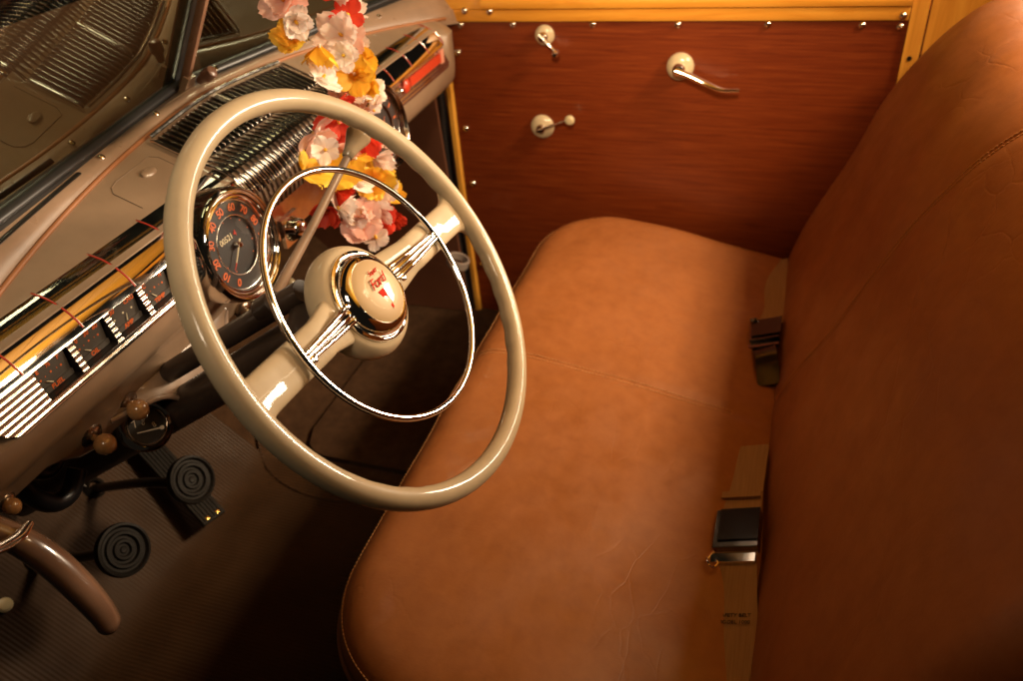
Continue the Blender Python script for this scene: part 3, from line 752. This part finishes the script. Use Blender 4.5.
# ================================================================== round accessory gauge
o = V3((-.410, .318, .500)); axg = V3((-.22, -.80, .55)).normalized()
GK = 1.03
ga = thing('round_gauge', o, 'small round black gauge in a chrome rim hung under the dashboard', 'gauge')
obj('case', lathe([(a_ * GK, b_ * GK) for a_, b_ in [(.022, -.035), (.024, -.002), (.024, .0)]], o, axg, 40), BLACK, ga)
obj('rim', lathe([(a_ * GK, b_ * GK) for a_, b_ in [(.024, -.004), (.0285, -.002), (.0305, .003), (.0290, .0075), (.0258, .0100), (.0235, .008), (.0232, .004)]], o, axg, 56), CHROME, ga)
obj('inner_rim', lathe([(a_ * GK, b_ * GK) for a_, b_ in [(.0225, .003), (.0225, .0065), (.0212, .0068), (.0208, .003)]], o, axg, 56), STEEL, ga)
obj('dial', lathe([(a_ * GK, b_ * GK) for a_, b_ in [(.0235, .003), (0, .003)]], o, axg, 40), DIAL, ga)
gx_, gy_, _ = frame(axg)
obj('needle', tube([o + axg * .0045 - gx_ * .014 - gy_ * .001, o + axg * .0045 + gx_ * .013 - gy_ * .012], [.0006, .0012], 6), CREMARK, ga)
obj('needle_hub', lathe([(.0026, .003), (.0026, .0055), (0, .006)], o + gx_ * .013 - gy_ * .012, axg, 16), CREMARK, ga)
text('numeral', '7', o + axg * .0035 + gy_ * .009 - gx_ * .010, gx_, gy_, .012, CREMARK, ga, .0001)
text('numeral', '8', o + axg * .0035 - gy_ * .004 + gx_ * .008, gx_, gy_, .009, CREMARK, ga, .0001)
text('lettering', 'OIL', o + axg * .0035 + gy_ * .006 + gx_ * .0, gx_ * .5 + gy_ * .85, gy_ * .5 - gx_ * .85, .005, CREMARK, ga, .0001)
obj('bracket', box(o + V3((.0, .02, .024)), (.02, .05, .006)), BLACK, ga, bev=.001)
# ================================================================== WINDSHIELD
ws = thing('windshield', (0, .46, .77), 'two pane V windshield with taupe garnish moulding and black rubber gasket', 'windshield')
pd = V3((0, -.0735, .12)).normalized()        # rake of the posts
def gb(x, a=0): return V3((x, .478 - .20 * abs(x), .772 + a))
for s in (-1, 1):
    A, B = gb(.008 * s), gb(.62 * s); t_ = (B - A).normalized()
    up = pd; n = t_.cross(up).normalized()
    H = .34
    bm = bmesh.new(); vs = [A, B, B + up * H, A + up * H]
    th = n * .003
    v1 = [bm.verts.new(v - up * .01) if i < 2 else bm.verts.new(v) for i, v in enumerate(vs)]
    bm.faces.new(v1)
    obj('pane', bm, GLASS, ws, smooth=0)
    # gasket : rounded strip below glass, inside
    nn = n if n.y < 0 else -n                   # towards the cabin
    def strip(offs, m, name, x0=.0, x1=.62, K=24):
        rows = []
        for k in range(K + 1):
            x = x0 + (x1 - x0) * k / K
            p = gb(x * s); rows.append([p + nn * a + up * b_ for a, b_ in offs])
        bm, R_ = grid(rows, closed=True); bm.faces.new(R_[0]); bm.faces.new(list(reversed(R_[-1])))
        return obj(name, bm, m, ws, smooth=35)
    strip([(-.004, -.016), (.010, -.016), (.013, -.011), (.012, -.006), (.009, -.0045), (.0085, -.002), (.006, .001), (.001, .0025), (-.004, .002)], SEAL, 'gasket')
    # garnish moulding from the piping to the gasket
    rows = []
    for k in range(31):
        x = (.0 + .66 * k / 30) * s
        p = V3((x, ypipe(x) + .001, ztop(ypipe(x)) - .002)); q = gb(x) + nn * .009 - up * .011
        m1 = p.lerp(q, .12) + V3((0, -.0015, .007)); m2_ = p.lerp(q, .5) + V3((0, -.003, .0085)); m3 = p.lerp(q, .88) + V3((0, -.001, .006))
        rows.append([p - V3((0, 0, .01)), p, m1, m2_, m3, q, q - V3((0, 0, .02))])
    bm, _ = grid(rows); obj('garnish_moulding', bm, TAUPED, ws, smooth=60)
    # top header moulding of the glass
    strip([(-.01, H - .01), (.02, H - .01), (.02, H + .03), (-.01, H + .03)], TAUPED, 'top_moulding')
# defroster slot on the near side
def gm(x, f, lift=.0):
    p = V3((x, ypipe(x) + .001, ztop(ypipe(x)) - .002)); nn = V3((-.2, -.85, .5)).normalized(); q = gb(x) + V3((-.17, -.84, -.51)).normalized() * .009 - pd * .011
    return p.lerp(q, f) + V3((0, -.003, .0085 + lift))
obj('defroster_slot', tube([gm(x, .66, -.0008) for x in [-.60 + .02 * k for k in range(17)]], .0022, 8, flat=(1.6, .8)), BLACK, ws)
def screw(p, n, r=.0045):
    return obj('screw', lathe([(r, -.001), (r * .95, .001), (r * .6, .0024), (0, .003)], p, n, 20), CHROME, ws)
for x in (-.235, -.10, .26, .45): screw(gm(abs(x) * -1, .52, .0004) if x < 0 else V3((x, gm(-x, .52)[1], gm(-x, .52, .0004)[2])), (0, -.5, .85))
# centre posts
A = gb(0)
px_ = [A + V3((0, -.010, -.006)) + pd * h_ for h_ in (0, .10, .20, .34)]
bm = bmesh.new(); sx, sy = V3((1, 0, 0)), pd.cross(V3((1, 0, 0))).normalized()
sy = sy if sy.y < 0 else -sy
rows = [[p + sx * a + sy * b_ for a, b_ in ((-.0055, -.004), (-.0062, .002), (-.0038, .0065), (.0038, .0065), (.0062, .002), (.0055, -.004))] for p in px_]
bm, R_ = grid(rows, closed=True); bm.faces.new(R_[0]); bm.faces.new(list(reversed(R_[-1])))
obj('centre_post', bm, paintm('brown_post_paint', (.26, .135, .085), .3, .6), ws, smooth=40)
rows = [[p - sy * .004 + sx * a + sy * b_ for a, b_ in ((-.015, -.006), (-.015, .002), (-.007, .004), (.007, .004), (.015, .002), (.015, -.006))] for p in [A + pd * h_ for h_ in (-.01, .34)]]
bm, R_ = grid(rows, closed=True); obj('post_gasket', bm, SEAL, ws, smooth=40)
ft = A + V3((0, -.016, -.010))
bm = bmesh.new(); o = ft
vs = [(-.013, 0), (-.009, .022), (.009, .022), (.012, 0), (.022, -.014), (-.022, -.014)]
a_ = [bm.verts.new(o + sx * x + pd * z + sy * .003) for x, z in vs]; b__ = [bm.verts.new(o + sx * x + pd * z - sy * .006) for x, z in vs]
bm.faces.new(a_); bm.faces.new(list(reversed(b__)))
for i in range(6): bm.faces.new((a_[i], a_[(i + 1) % 6], b__[(i + 1) % 6], b__[i]))
obj('post_foot', bm, TAUPED, ws, bev=.0015)
o = V3((.012, .437, .777))
wk = thing('wiper_knob', o, 'small brown ridged knob at the foot of the windshield post', 'knob')
prof_ = [(0, .020), (.006, .020), (.0085, .018), (.0095, .010), (.0095, .003), (.007, 0), (.005, -.012)]
bm = lathe(prof_, o, (.05, -.85, .45), 36)
obj('grip', bm, mat('brown_knob_plastic', (.14, .065, .04), .35, coat=.4)[0], wk)
obj('screw', lathe([(.0045, 0), (.004, .003), (0, .004)], o + V3((.026, -.002, .004)), (0, -.6, .8), 16), CHROME, wk)
# ================================================================== STEERING WHEEL
Wc = V3((-.36, 0, .70)); Nw = V3((0, -.82574593, .56404225)); Uw = V3((1, 0, 0)); Vw = V3((0, .56404225, .82574593))
rot = math.radians(-4.6)
Us = Uw * math.cos(rot) + Vw * math.sin(rot); Vs = Vw * math.cos(rot) - Uw * math.sin(rot)
def wp(u, v, h=0): return Wc + Us * u + Vs * v + Nw * h
sw = thing('steering_wheel', tuple(Wc), 'cream two spoke steering wheel with chrome horn ring', 'steering wheel')
RM, RR = .2085, .0110
bm = bmesh.new(); rows = []
NS = 240
for i in range(NS):
    a = 2 * PI * i / NS; row = []
    dr = Us * math.cos(a) + Vs * math.sin(a)
    for k in range(24):
        b_ = 2 * PI * k / 24; cb, sb = math.cos(b_), math.sin(b_)
        r = RR
        # finger grips moulded on the inner rear side
        dd = math.cos(b_ - math.radians(215))
        if dd > 0:
            near = min(abs(((math.degrees(a) - c_ + 180) % 360) - 180) for c_ in (30, 150, 330, 210))
            if near < 26: r += .0013 * dd ** 2 * (math.cos(math.radians(near) * 36 * 1.15) * .5 - .1)
        row.append(Wc + dr * (RM + r * cb) + Nw * (r * sb * 1.02))
    rows.append(row)
rows.append(rows[0])
bm, _ = grid(rows, closed=True); bmesh.ops.remove_doubles(bm, verts=bm.verts, dist=1e-6)
obj('rim', bm, CREAM, sw, smooth=180)
for sg in (1, -1):
    rows = []
    for k in range(41):
        t_ = k / 40; u = .020 + (RM - .020 - .002) * t_
        hw = .030 - .0105 * min(1, t_ / .35)
        d = (RM - .006 - u)
        if d < .020: hw += .016 * (1 - math.sqrt(max(0, 1 - ((.020 - max(d, 0)) / .020) ** 2)))
        h = -.028 + .0175 * min(1, t_ / .4) ** 1.2 + (.004 * max(0, (t_ - .75) / .25))
        tk = .0085 - .0015 * t_
        row = []
        for j in range(28):
            b_ = 2 * PI * j / 28; cb, sb = math.cos(b_), math.sin(b_)
            sc = lambda c_: math.copysign(abs(c_) ** .6, c_)
            row.append(wp(sg * u, .0025 * min(1, t_ * 3) + hw * sc(cb), h + tk * (sc(sb) * .7 + sb * .3)))
        rows.append(row)
    bm, R_ = grid(rows, closed=True); bm.faces.new(R_[0]); bm.faces.new(list(reversed(R_[-1])))
    obj('spoke', bm, CREAM, sw, smooth=60)
hubp = [(.024, -.075), (.026, -.068), (.036, -.060), (.050, -.050), (.0585, -.040), (.0605, -.030), (.0590, -.023), (.055, -.0165), (.0500, -.0135), (.0480, -.0145), (.046, -.018), (.0, -.018)]
hp = [(a, b_) for a, b_, _ in [(p.x, p.y, 0) for p in curve([(a, b_, 0) for a, b_ in hubp[:9]], 5)]] + hubp[9:]
hub = obj('hub', lathe(hp, Wc, Nw, 72, up=Us), CREAM, sw, smooth=50)
hb = obj('horn_button', lathe([(.0480, -.017), (.0492, -.013), (.0485, -.0105), (.0468, -.0098), (.0455, -.0115), (.0448, -.0112), (.0435, -.0070), (.0405, -.0025), (.0368, .0005), (.0345, .0012), (.0333, .0004)], Wc, Nw, 84, up=Us), CHROME, sw, smooth=45)
EMB, nt, b = mat('gold_emblem_disc', (.42, .28, .135), .5, .1, coat=.10); b.inputs['Coat Roughness'].default_value = .05
obj('emblem_disc', lathe([(.0335, .0004), (.0315, .0014), (.028, .0026), (.023, .0040), (.016, .0054), (.008, .0062), (0, .0064)], Wc, Nw, 72, up=Us), EMB, hb)
for r_ in (.0205, .0255, .029):
    hh = .0064 - (r_ / .0335) ** 2 * .0060
    obj('emblem_ring', tube([wp(r_ * math.cos(t), r_ * math.sin(t), hh) for t in [2 * PI * k / 60 for k in range(60)]], .00035 if r_ > .021 else .0004, 6, closed=True), mat('emblem_line', (.42, .36, .22), .4, .5)[0] if r_ == .0205 else EMB, hb)
REDM = mat('red_script_enamel', (.50, .022, .008), .75, spec=.1)[0]
def onemb(u, v): return wp(u, v, .0067 - ((u * u + v * v) / .0335 ** 2) * .0060)
bm = bmesh.new()
poly = [(-.0035, -.002), (.0035, -.002), (.0010, -.0205), (-.0015, -.0185)]
def badge(poly, m, name):
    bm = bmesh.new(); a = [bm.verts.new(onemb(u, v) + Nw * .0005) for u, v in poly]; c = [bm.verts.new(onemb(u, v) - Nw * .001) for u, v in poly]
    bm.faces.new(a); bm.faces.new(list(reversed(c)))
    for i in range(len(a)): bm.faces.new((a[i], a[(i + 1) % len(a)], c[(i + 1) % len(a)], c[i]))
    obj(name, bm, m, hb, smooth=0)
badge([(-.0085, .0000), (.0005, .0000), (.0010, -.0215), (-.0015, -.0225)], REDM, 'red_wedge')
badge([(.0015, .0005), (.0135, .0005), (.0090, -.0130), (.0020, -.0180)], mat('green_enamel', (.42, .38, .18), .3, .2, coat=.6)[0], 'green_wedge')
text('script', 'Ford', onemb(.000, .0080) + Nw * .0006, Us, Vs, .0150, REDM, hb, .0002, shear=.35, space=.88)
text('script', 'Super', onemb(.004, .0185) + Nw * .0006, Us, Vs, .0075, REDM, hb, .0002, shear=.35, space=.9)
# horn ring
HR = .1320; HH = .0015
hr = obj('horn_ring', tube([wp(HR * math.cos(t), HR * math.sin(t), HH) for t in [2 * PI * k / 160 for k in range(160)]], .0034, 16, closed=True), CHROME, sw, smooth=180)
for sg in (1, -1):
    # pair of raised fluted chrome arms along each spoke
    for off, ww, fl_ in ((-.0068, 1, (1, 1)), (0, 1.0, (1.35, .75)), (.0068, 1, (1, 1))):
        P = curve([wp(sg * .038, off + .001, -.010), wp(sg * .052, off + .001, -.0055), wp(sg * .080, off * .85 + .001, -.0015), wp(sg * (HR - .002), off * .50 + .001, .0015)], 6)
        obj('arm', tube(P, [.0038 * ww - .0014 * i / (len(P) - 1) for i in range(len(P))], 12, up=tuple(Nw), flat=fl_), CHROME, hr)
    obj('arm_screw', lathe([(.0034, 0), (.003, .0025), (0, .0036)], wp(sg * .047, -.009 * sg, -.003), Nw, 16), CHROME, hr)
    obj('arm_screw', lathe([(.0042, -.002), (.0036, .0022), (0, .0032)], wp(sg * (HR - .007), .004 * sg, .0018), Nw, 16), CHROME, hr)
# ---- column, shift tube, lever
col = thing('steering_column', tuple(Wc - Nw * .3), 'dark steering column tube running from the wheel under the dashboard', 'steering column')
DKT = paintm('dark_brown_paint', (.040, .023, .015), .5, .1)
obj('jacket', tube([Wc - Nw * .070, Wc - Nw * .08, Wc - Nw * .35, Wc - Nw * .85], [.024, .0235, .0235, .0235], 28), DKT, col)
up_ = V3((0, .564, .826))
obj('collar', lathe([(.031, -.105), (.034, -.100), (.034, -.088), (.028, -.070), (.026, -.066)], Wc, Nw, 40), DKT, col)
obj('shift_tube', tube([Wc - Nw * .078 + up_ * .040, Wc - Nw * .42 + up_ * .046], .0125, 20), DKT, col)
obj('clip', tube(curve([wp(.0, .038, -.13), wp(.012, .040, -.125), wp(.020, .030, -.128)], 5), .0028, 8), CHROMEB, col)
gs = thing('gear_lever', tuple(Wc - Nw * .12 + up_ * .046), 'thin taupe gear lever with cone shaped knob in front of the flowers', 'gear lever')
K = V3((-.172, .1105, .765)); B0 = Wc - Nw * .13 + up_ * .046
obj('socket', lathe([(.0, -.016), (.0135, -.014), (.014, 0), (.0135, .010), (.009, .014), (0, .015)], B0, Nw, 24), DKT, gs)
obj('rod', tube([B0, B0.lerp(K, .5) + V3((0, -.002, .0)), K], [.0062, .0052, .0044], 14), TAUPED, gs)
dk = (K - B0).normalized()
obj('knob', lathe([(.0055, -.014), (.0065, -.013), (.0075, -.006), (.0100, .004), (.0142, .015), (.0152, .019), (.0140, .0225), (.009, .025), (0, .0262)], K, dk, 36), paintm('drab_knob', (.33, .245, .15), .25, .7), gs)
# bracket where the column meets the dashboard
cb_ = thing('column_bracket', (-.36, .3, .5), 'glossy taupe bracket clamping the column to the dashboard', 'bracket')
low = curve([(-.455, .312, .548), (-.42, .303, .541), (-.392, .292, .536), (-.368, .286, .513), (-.345, .284, .486), (-.318, .286, .474), (-.290, .292, .484), (-.262, .300, .515), (-.23, .310, .55)], 6)
rows = []
for p in low:
    rows.append([V3((p.x, .322, .572)), V3((p.x, .313, .562)), V3((p.x, (p.y + .306) / 2, .3 * .565 + .7 * p.z)), V3((p.x, p.y + .001, p.z + .002)), V3((p.x, p.y + .008, p.z - .003)), V3((p.x, p.y + .05, p.z + .004))])
bm, _ = grid(rows)
obj('apron', bm, TAUPE, cb_, smooth=70)
obj('rolled_edge', tube(low, .0035, 10), TAUPED, cb_)
hs = thing('hose', (-.5, .45, .45), 'thick black hose curving below the near end of the dashboard', 'hose')
obj('hose_body', tube(curve([(-.525, .40, .53), (-.520, .40, .475), (-.502, .40, .443), (-.478, .40, .436), (-.456, .40, .455)], 8), .0115, 16), SEAL, hs)
obj('inner_hose', tube(curve([(-.50, .42, .53), (-.495, .42, .485), (-.475, .42, .463), (-.452, .42, .47)], 8), .008, 14), SEAL, hs)
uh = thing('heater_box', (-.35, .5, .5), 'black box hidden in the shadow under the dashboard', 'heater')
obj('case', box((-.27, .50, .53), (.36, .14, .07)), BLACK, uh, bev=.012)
# ================================================================== PEDALS
def pad(o, n, r):
    return lathe([(0, .004), (r * .10, .0045), (r * .14, .003), (r * .22, .003), (r * .27, .0065), (r * .36, .0065), (r * .41, .003), (r * .50, .003), (r * .56, .0075), (r * .66, .0075), (r * .71, .004), (r * .80, .004), (r * .88, .0085), (r * .97, .0075), (r, .001), (r * .97, -.006), (0, -.007)], o, n, 48)
def pedal(o, mid, base, label):
    p = thing('pedal', base, label, 'pedal', 'round rubber pedals'); n = V3((-.08, -.86, .50)); o = V3(o)
    obj('pad', pad(o, n, .0385), RUBBER, p, smooth=35)
    obj('arm', tube(curve([o - n * .006, o - n * .03, V3(mid), V3(base)], 8), .009, 14, flat=(1, .8)), BLACK, p)
    obj('boot', lathe([(.022, 0), (.02, .004), (.013, .010), (.010, .013)], base, (0, -.7, .72), 24), RUBBER, p)
    return p
pedal((-.266, .448, .238), (-.262, .56, .20), (-.245, .70, .135), 'round black brake pedal in front of the long accelerator')
pedal((-.418, .450, .248), (-.41, .56, .19), (-.395, .69, .125), 'round black clutch pedal nearest the driver door')
ac = thing('accelerator_pedal', (-.175, .57, .06), 'long flat ribbed black accelerator pedal lying behind the brake pedal', 'pedal')
a, b_ = V3((-.192, .515, .052)), V3((-.137, .672, .158)); dv = (b_ - a).normalized(); nn = V3((0, -.56, .83)); sd = dv.cross(nn).normalized(); nn = sd.cross(dv)
obj('plate', box((a + b_) / 2, ((b_ - a).length, .046, .008), ax=(dv, sd, nn)), RUBBER, ac, bev=.003)
bm = bmesh.new()
for k in range(6): box((a + b_) / 2 + nn * .0048 + sd * (-.017 + k * .0068), ((b_ - a).length * .96, .0028, .0022), bm, ax=(dv, sd, nn))
obj('ribs', bm, RUBBER, ac)
BRASS = mat('brass', (.7, .42, .12), .25, 1)[0]
for q in (-.011, .011): obj('rivet', lathe([(.0042, 0), (.0036, .002), (0, .003)], a + dv * .008 + sd * q + nn * .004, nn, 14), BRASS, ac)
ds_ = thing('dimmer_button', (-.46, .765, .2), 'small cream round button on the floor left of the handbrake', 'button')
o = V3((-.478, .672, .124))
obj('cap', lathe([(.011, 0), (.0115, .004), (.009, .0075), (.004, .0065), (0, .0065)], o, (0, -.6, .8), 28), mat('cream_button', (.70, .60, .36), .35)[0], ds_)
obj('stem', lathe([(.008, -.03), (.008, .001)], o, (0, -.6, .8), 20), STEEL, ds_)
WIRE = thing('cable', (-.33, .7, .1), 'thin black cable running down to the brake pedal arm', 'cable')
obj('wire', tube(curve([(-.27, .80, .28), (-.262, .76, .22), (-.255, .70, .15)], 6), .002, 8), BLACK, WIRE)
# ================================================================== HANDBRAKE
hbk = thing('handbrake_lever', (-.66, .25, .6), 'taupe pistol grip handbrake lever with chrome tip under the dashboard', 'handbrake')
P = curve([(-.664, .236, .628), (-.655, .212, .600), (-.651, .196, .572), (-.651, .180, .541), (-.653, .168, .514), (-.657, .162, .496)], 8)
n_ = len(P)
rad = [.0118 + .0028 * math.sin(PI * min(1, i / n_ * 1.15)) for i in range(n_)]
for k, f_ in ((-1, .25), (-2, .6), (-3, .8), (-4, .92)): rad[k] *= f_
obj('grip', tube(P, rad, 24, flat=(1, .85)), paintm('taupe_grip_enamel', (.19, .105, .065), .2, .8), hbk, smooth=60)
obj('release_lever', tube(curve([(-.715, .192, .652), (-.690, .195, .634), (-.665, .199, .622), (-.647, .205, .619)], 8), [.003 + .004 * math.sin(PI * (i + 1) / 27) for i in range(25)], 14, flat=(1, .6)), CHROME, hbk)
obj('ratchet_rod', tube([(-.672, .25, .64), (-.675, .33, .60)], .009, 14), TAUPED, hbk)
# ================================================================== FLOWER GARLAND
lei = thing('flower_garland', (0, .2, .9), 'garland of red, white, pink and yellow fabric flowers hanging before the dashboard', 'garland')
def flower(o, d, col, r, seed, closed=.35):
    rnd = random.Random(seed); d = V3(d).normalized(); x, y, z = frame(d, (rnd.uniform(-1, 1), rnd.uniform(-1, 1), rnd.uniform(-1, 1))); o = V3(o)
    bm = bmesh.new(); n = 5; ph = rnd.uniform(0, 6)
    for layer in range(1 if rnd.random() < .55 else 2):
        for p in range(n):
            a = ph + 2 * PI * (p + layer * .5) / n + rnd.uniform(-.12, .12); lift = closed + rnd.uniform(-.18, .28) + layer * .30; rr = r * rnd.uniform(.85, 1.1) * (1 - .18 * layer)
            R_ = []
            curl = rnd.uniform(-.25, .35); wv = rnd.uniform(0, 6)
            for i in range(8):
                t = i / 7; row = []
                wd = .43 * rr * (math.sin(PI * min(1, (t ** 1.5 * .78 + .05))) ** .8)
                for j in range(9):
                    s = j / 4 - 1
                    e = t * (1 - .10 * s * s + (.045 * math.cos(s * 9 + wv) if t > .9 else 0))
                    rad_ = e * rr; hgt = rad_ * math.sin(lift) + curl * rr * t * t * .35 - .16 * rr * s * s * t * .6 + .045 * rr * math.sin(s * 7 + wv) * t * t + .02 * rr * math.sin(s * 15 + wv * 2) * t * t
                    q = x * (math.cos(a) * rad_ * math.cos(lift * .8) - math.sin(a) * s * wd) + y * (math.sin(a) * rad_ * math.cos(lift * .8) + math.cos(a) * s * wd) + z * hgt
                    row.append(bm.verts.new(o + q))
                R_.append(row)
            for A_, B_ in zip(R_, R_[1:]):
                for j in range(8): bm.faces.new((A_[j], A_[j + 1], B_[j + 1], B_[j]))
    bmesh.ops.remove_doubles(bm, verts=bm.verts, dist=.00004)
    f = obj('flower', bm, PET[col], lei, smooth=180, label=col + ' fabric flower')
    lathe_ = lathe([(.0022, -.002), (.0022, .006), (.0014, .010), (0, .0105)], o, d, 10)
    c_ = obj('stamen', lathe_, PET['yellow' if col != 'yellow' else 'white'], f)
CAMP = V3((-.9644, -.3584, 1.1172))
FL = [(-.048, .218, .905, 'pink', .034), (.0, .200, .900, 'red', .036), (.024, .19, .915, 'white', .032), (-.020, .19, .935, 'pink', .034), (.038, .205, .885, 'red', .030), (.052, .20, .862, 'white', .030),
      (-.042, .190, .850, 'yellow', .034), (-.058, .215, .862, 'yellow', .028), (.004, .185, .848, 'white', .036), (.034, .20, .835, 'pink', .028),
      (-.048, .195, .808, 'white', .033), (-.012, .215, .80, 'red', .032), (.010, .182, .796, 'yellow', .036), (.034, .19, .782, 'yellow', .034), (.056, .205, .822, 'white', .028),
      (.040, .185, .742, 'white', .034), (.020, .205, .752, 'pink', .032), (-.022, .195, .748, 'red', .034), (-.052, .215, .742, 'pink', .036), (-.085, .215, .700, 'yellow', .034), (-.058, .190, .684, 'yellow', .033),
      (.010, .180, .715, 'red', .038), (-.014, .20, .700, 'pink', .034), (.040, .195, .700, 'red', .032), (.030, .185, .672, 'white', .035), (-.022, .19, .662, 'white', .034), (.004, .178, .650, 'yellow', .036), (.046, .195, .640, 'yellow', .032),
      (-.055, .20, .640, 'white', .034), (-.058, .215, .640, 'red', .032), (-.030, .185, .604, 'pink', .036), (.004, .178, .610, 'white', .034), (.038, .195, .598, 'pink', .032), (.014, .185, .580, 'red', .035), (.060, .215, .610, 'pink', .028), (-.010, .205, .585, 'red', .030),
      (-.062, .20, .885, 'white', .026), (.020, .18, .868, 'red', .024), (-.018, .175, .83, 'white', .024), (.056, .19, .80, 'yellow', .026), (-.04, .18, .775, 'red', .022), (.030, .172, .765, 'white', .022), (-.07, .19, .73, 'white', .024), (-.030, .175, .700, 'yellow', .024), (.055, .18, .685, 'white', .026), (-.045, .175, .625, 'pink', .024), (.020, .17, .630, 'white', .026), (.055, .18, .600, 'yellow', .024), (-.02, .172, .575, 'white', .022), (.040, .18, .57, 'red', .026), (-.008, .18, .775, 'white', .028), (.012, .19, .765, 'pink', .028),
      (-.052, .20, .662, 'red', .030), (-.066, .19, .645, 'white', .030), (-.040, .175, .628, 'white', .028), (-.046, .185, .590, 'pink', .030), (.022, .175, .785, 'yellow', .030)]
for i, (x, y, z, c_, r_) in enumerate(FL):
    rnd = random.Random(100 + i); d = (CAMP - V3((x, y, z))).normalized() * .9 + V3((rnd.uniform(-1.1, 1.1), rnd.uniform(-.7, .5), rnd.uniform(-1.1, .9)))
    flower((x * 1.10 - .020 - (.006 if z < .75 else 0) - .10 * max(0, z - .82), y, z), d, c_, r_ * .95, i * 7 + 3, closed=rnd.uniform(.05, .95))
obj('cord', tube(curve([(.0, .20, 1.32), (.002, .20, 1.05), (.004, .198, .90), (.0, .197, .80), (.005, .198, .70), (.0, .2, .60)], 6), .0016, 6), PET['white'], lei)
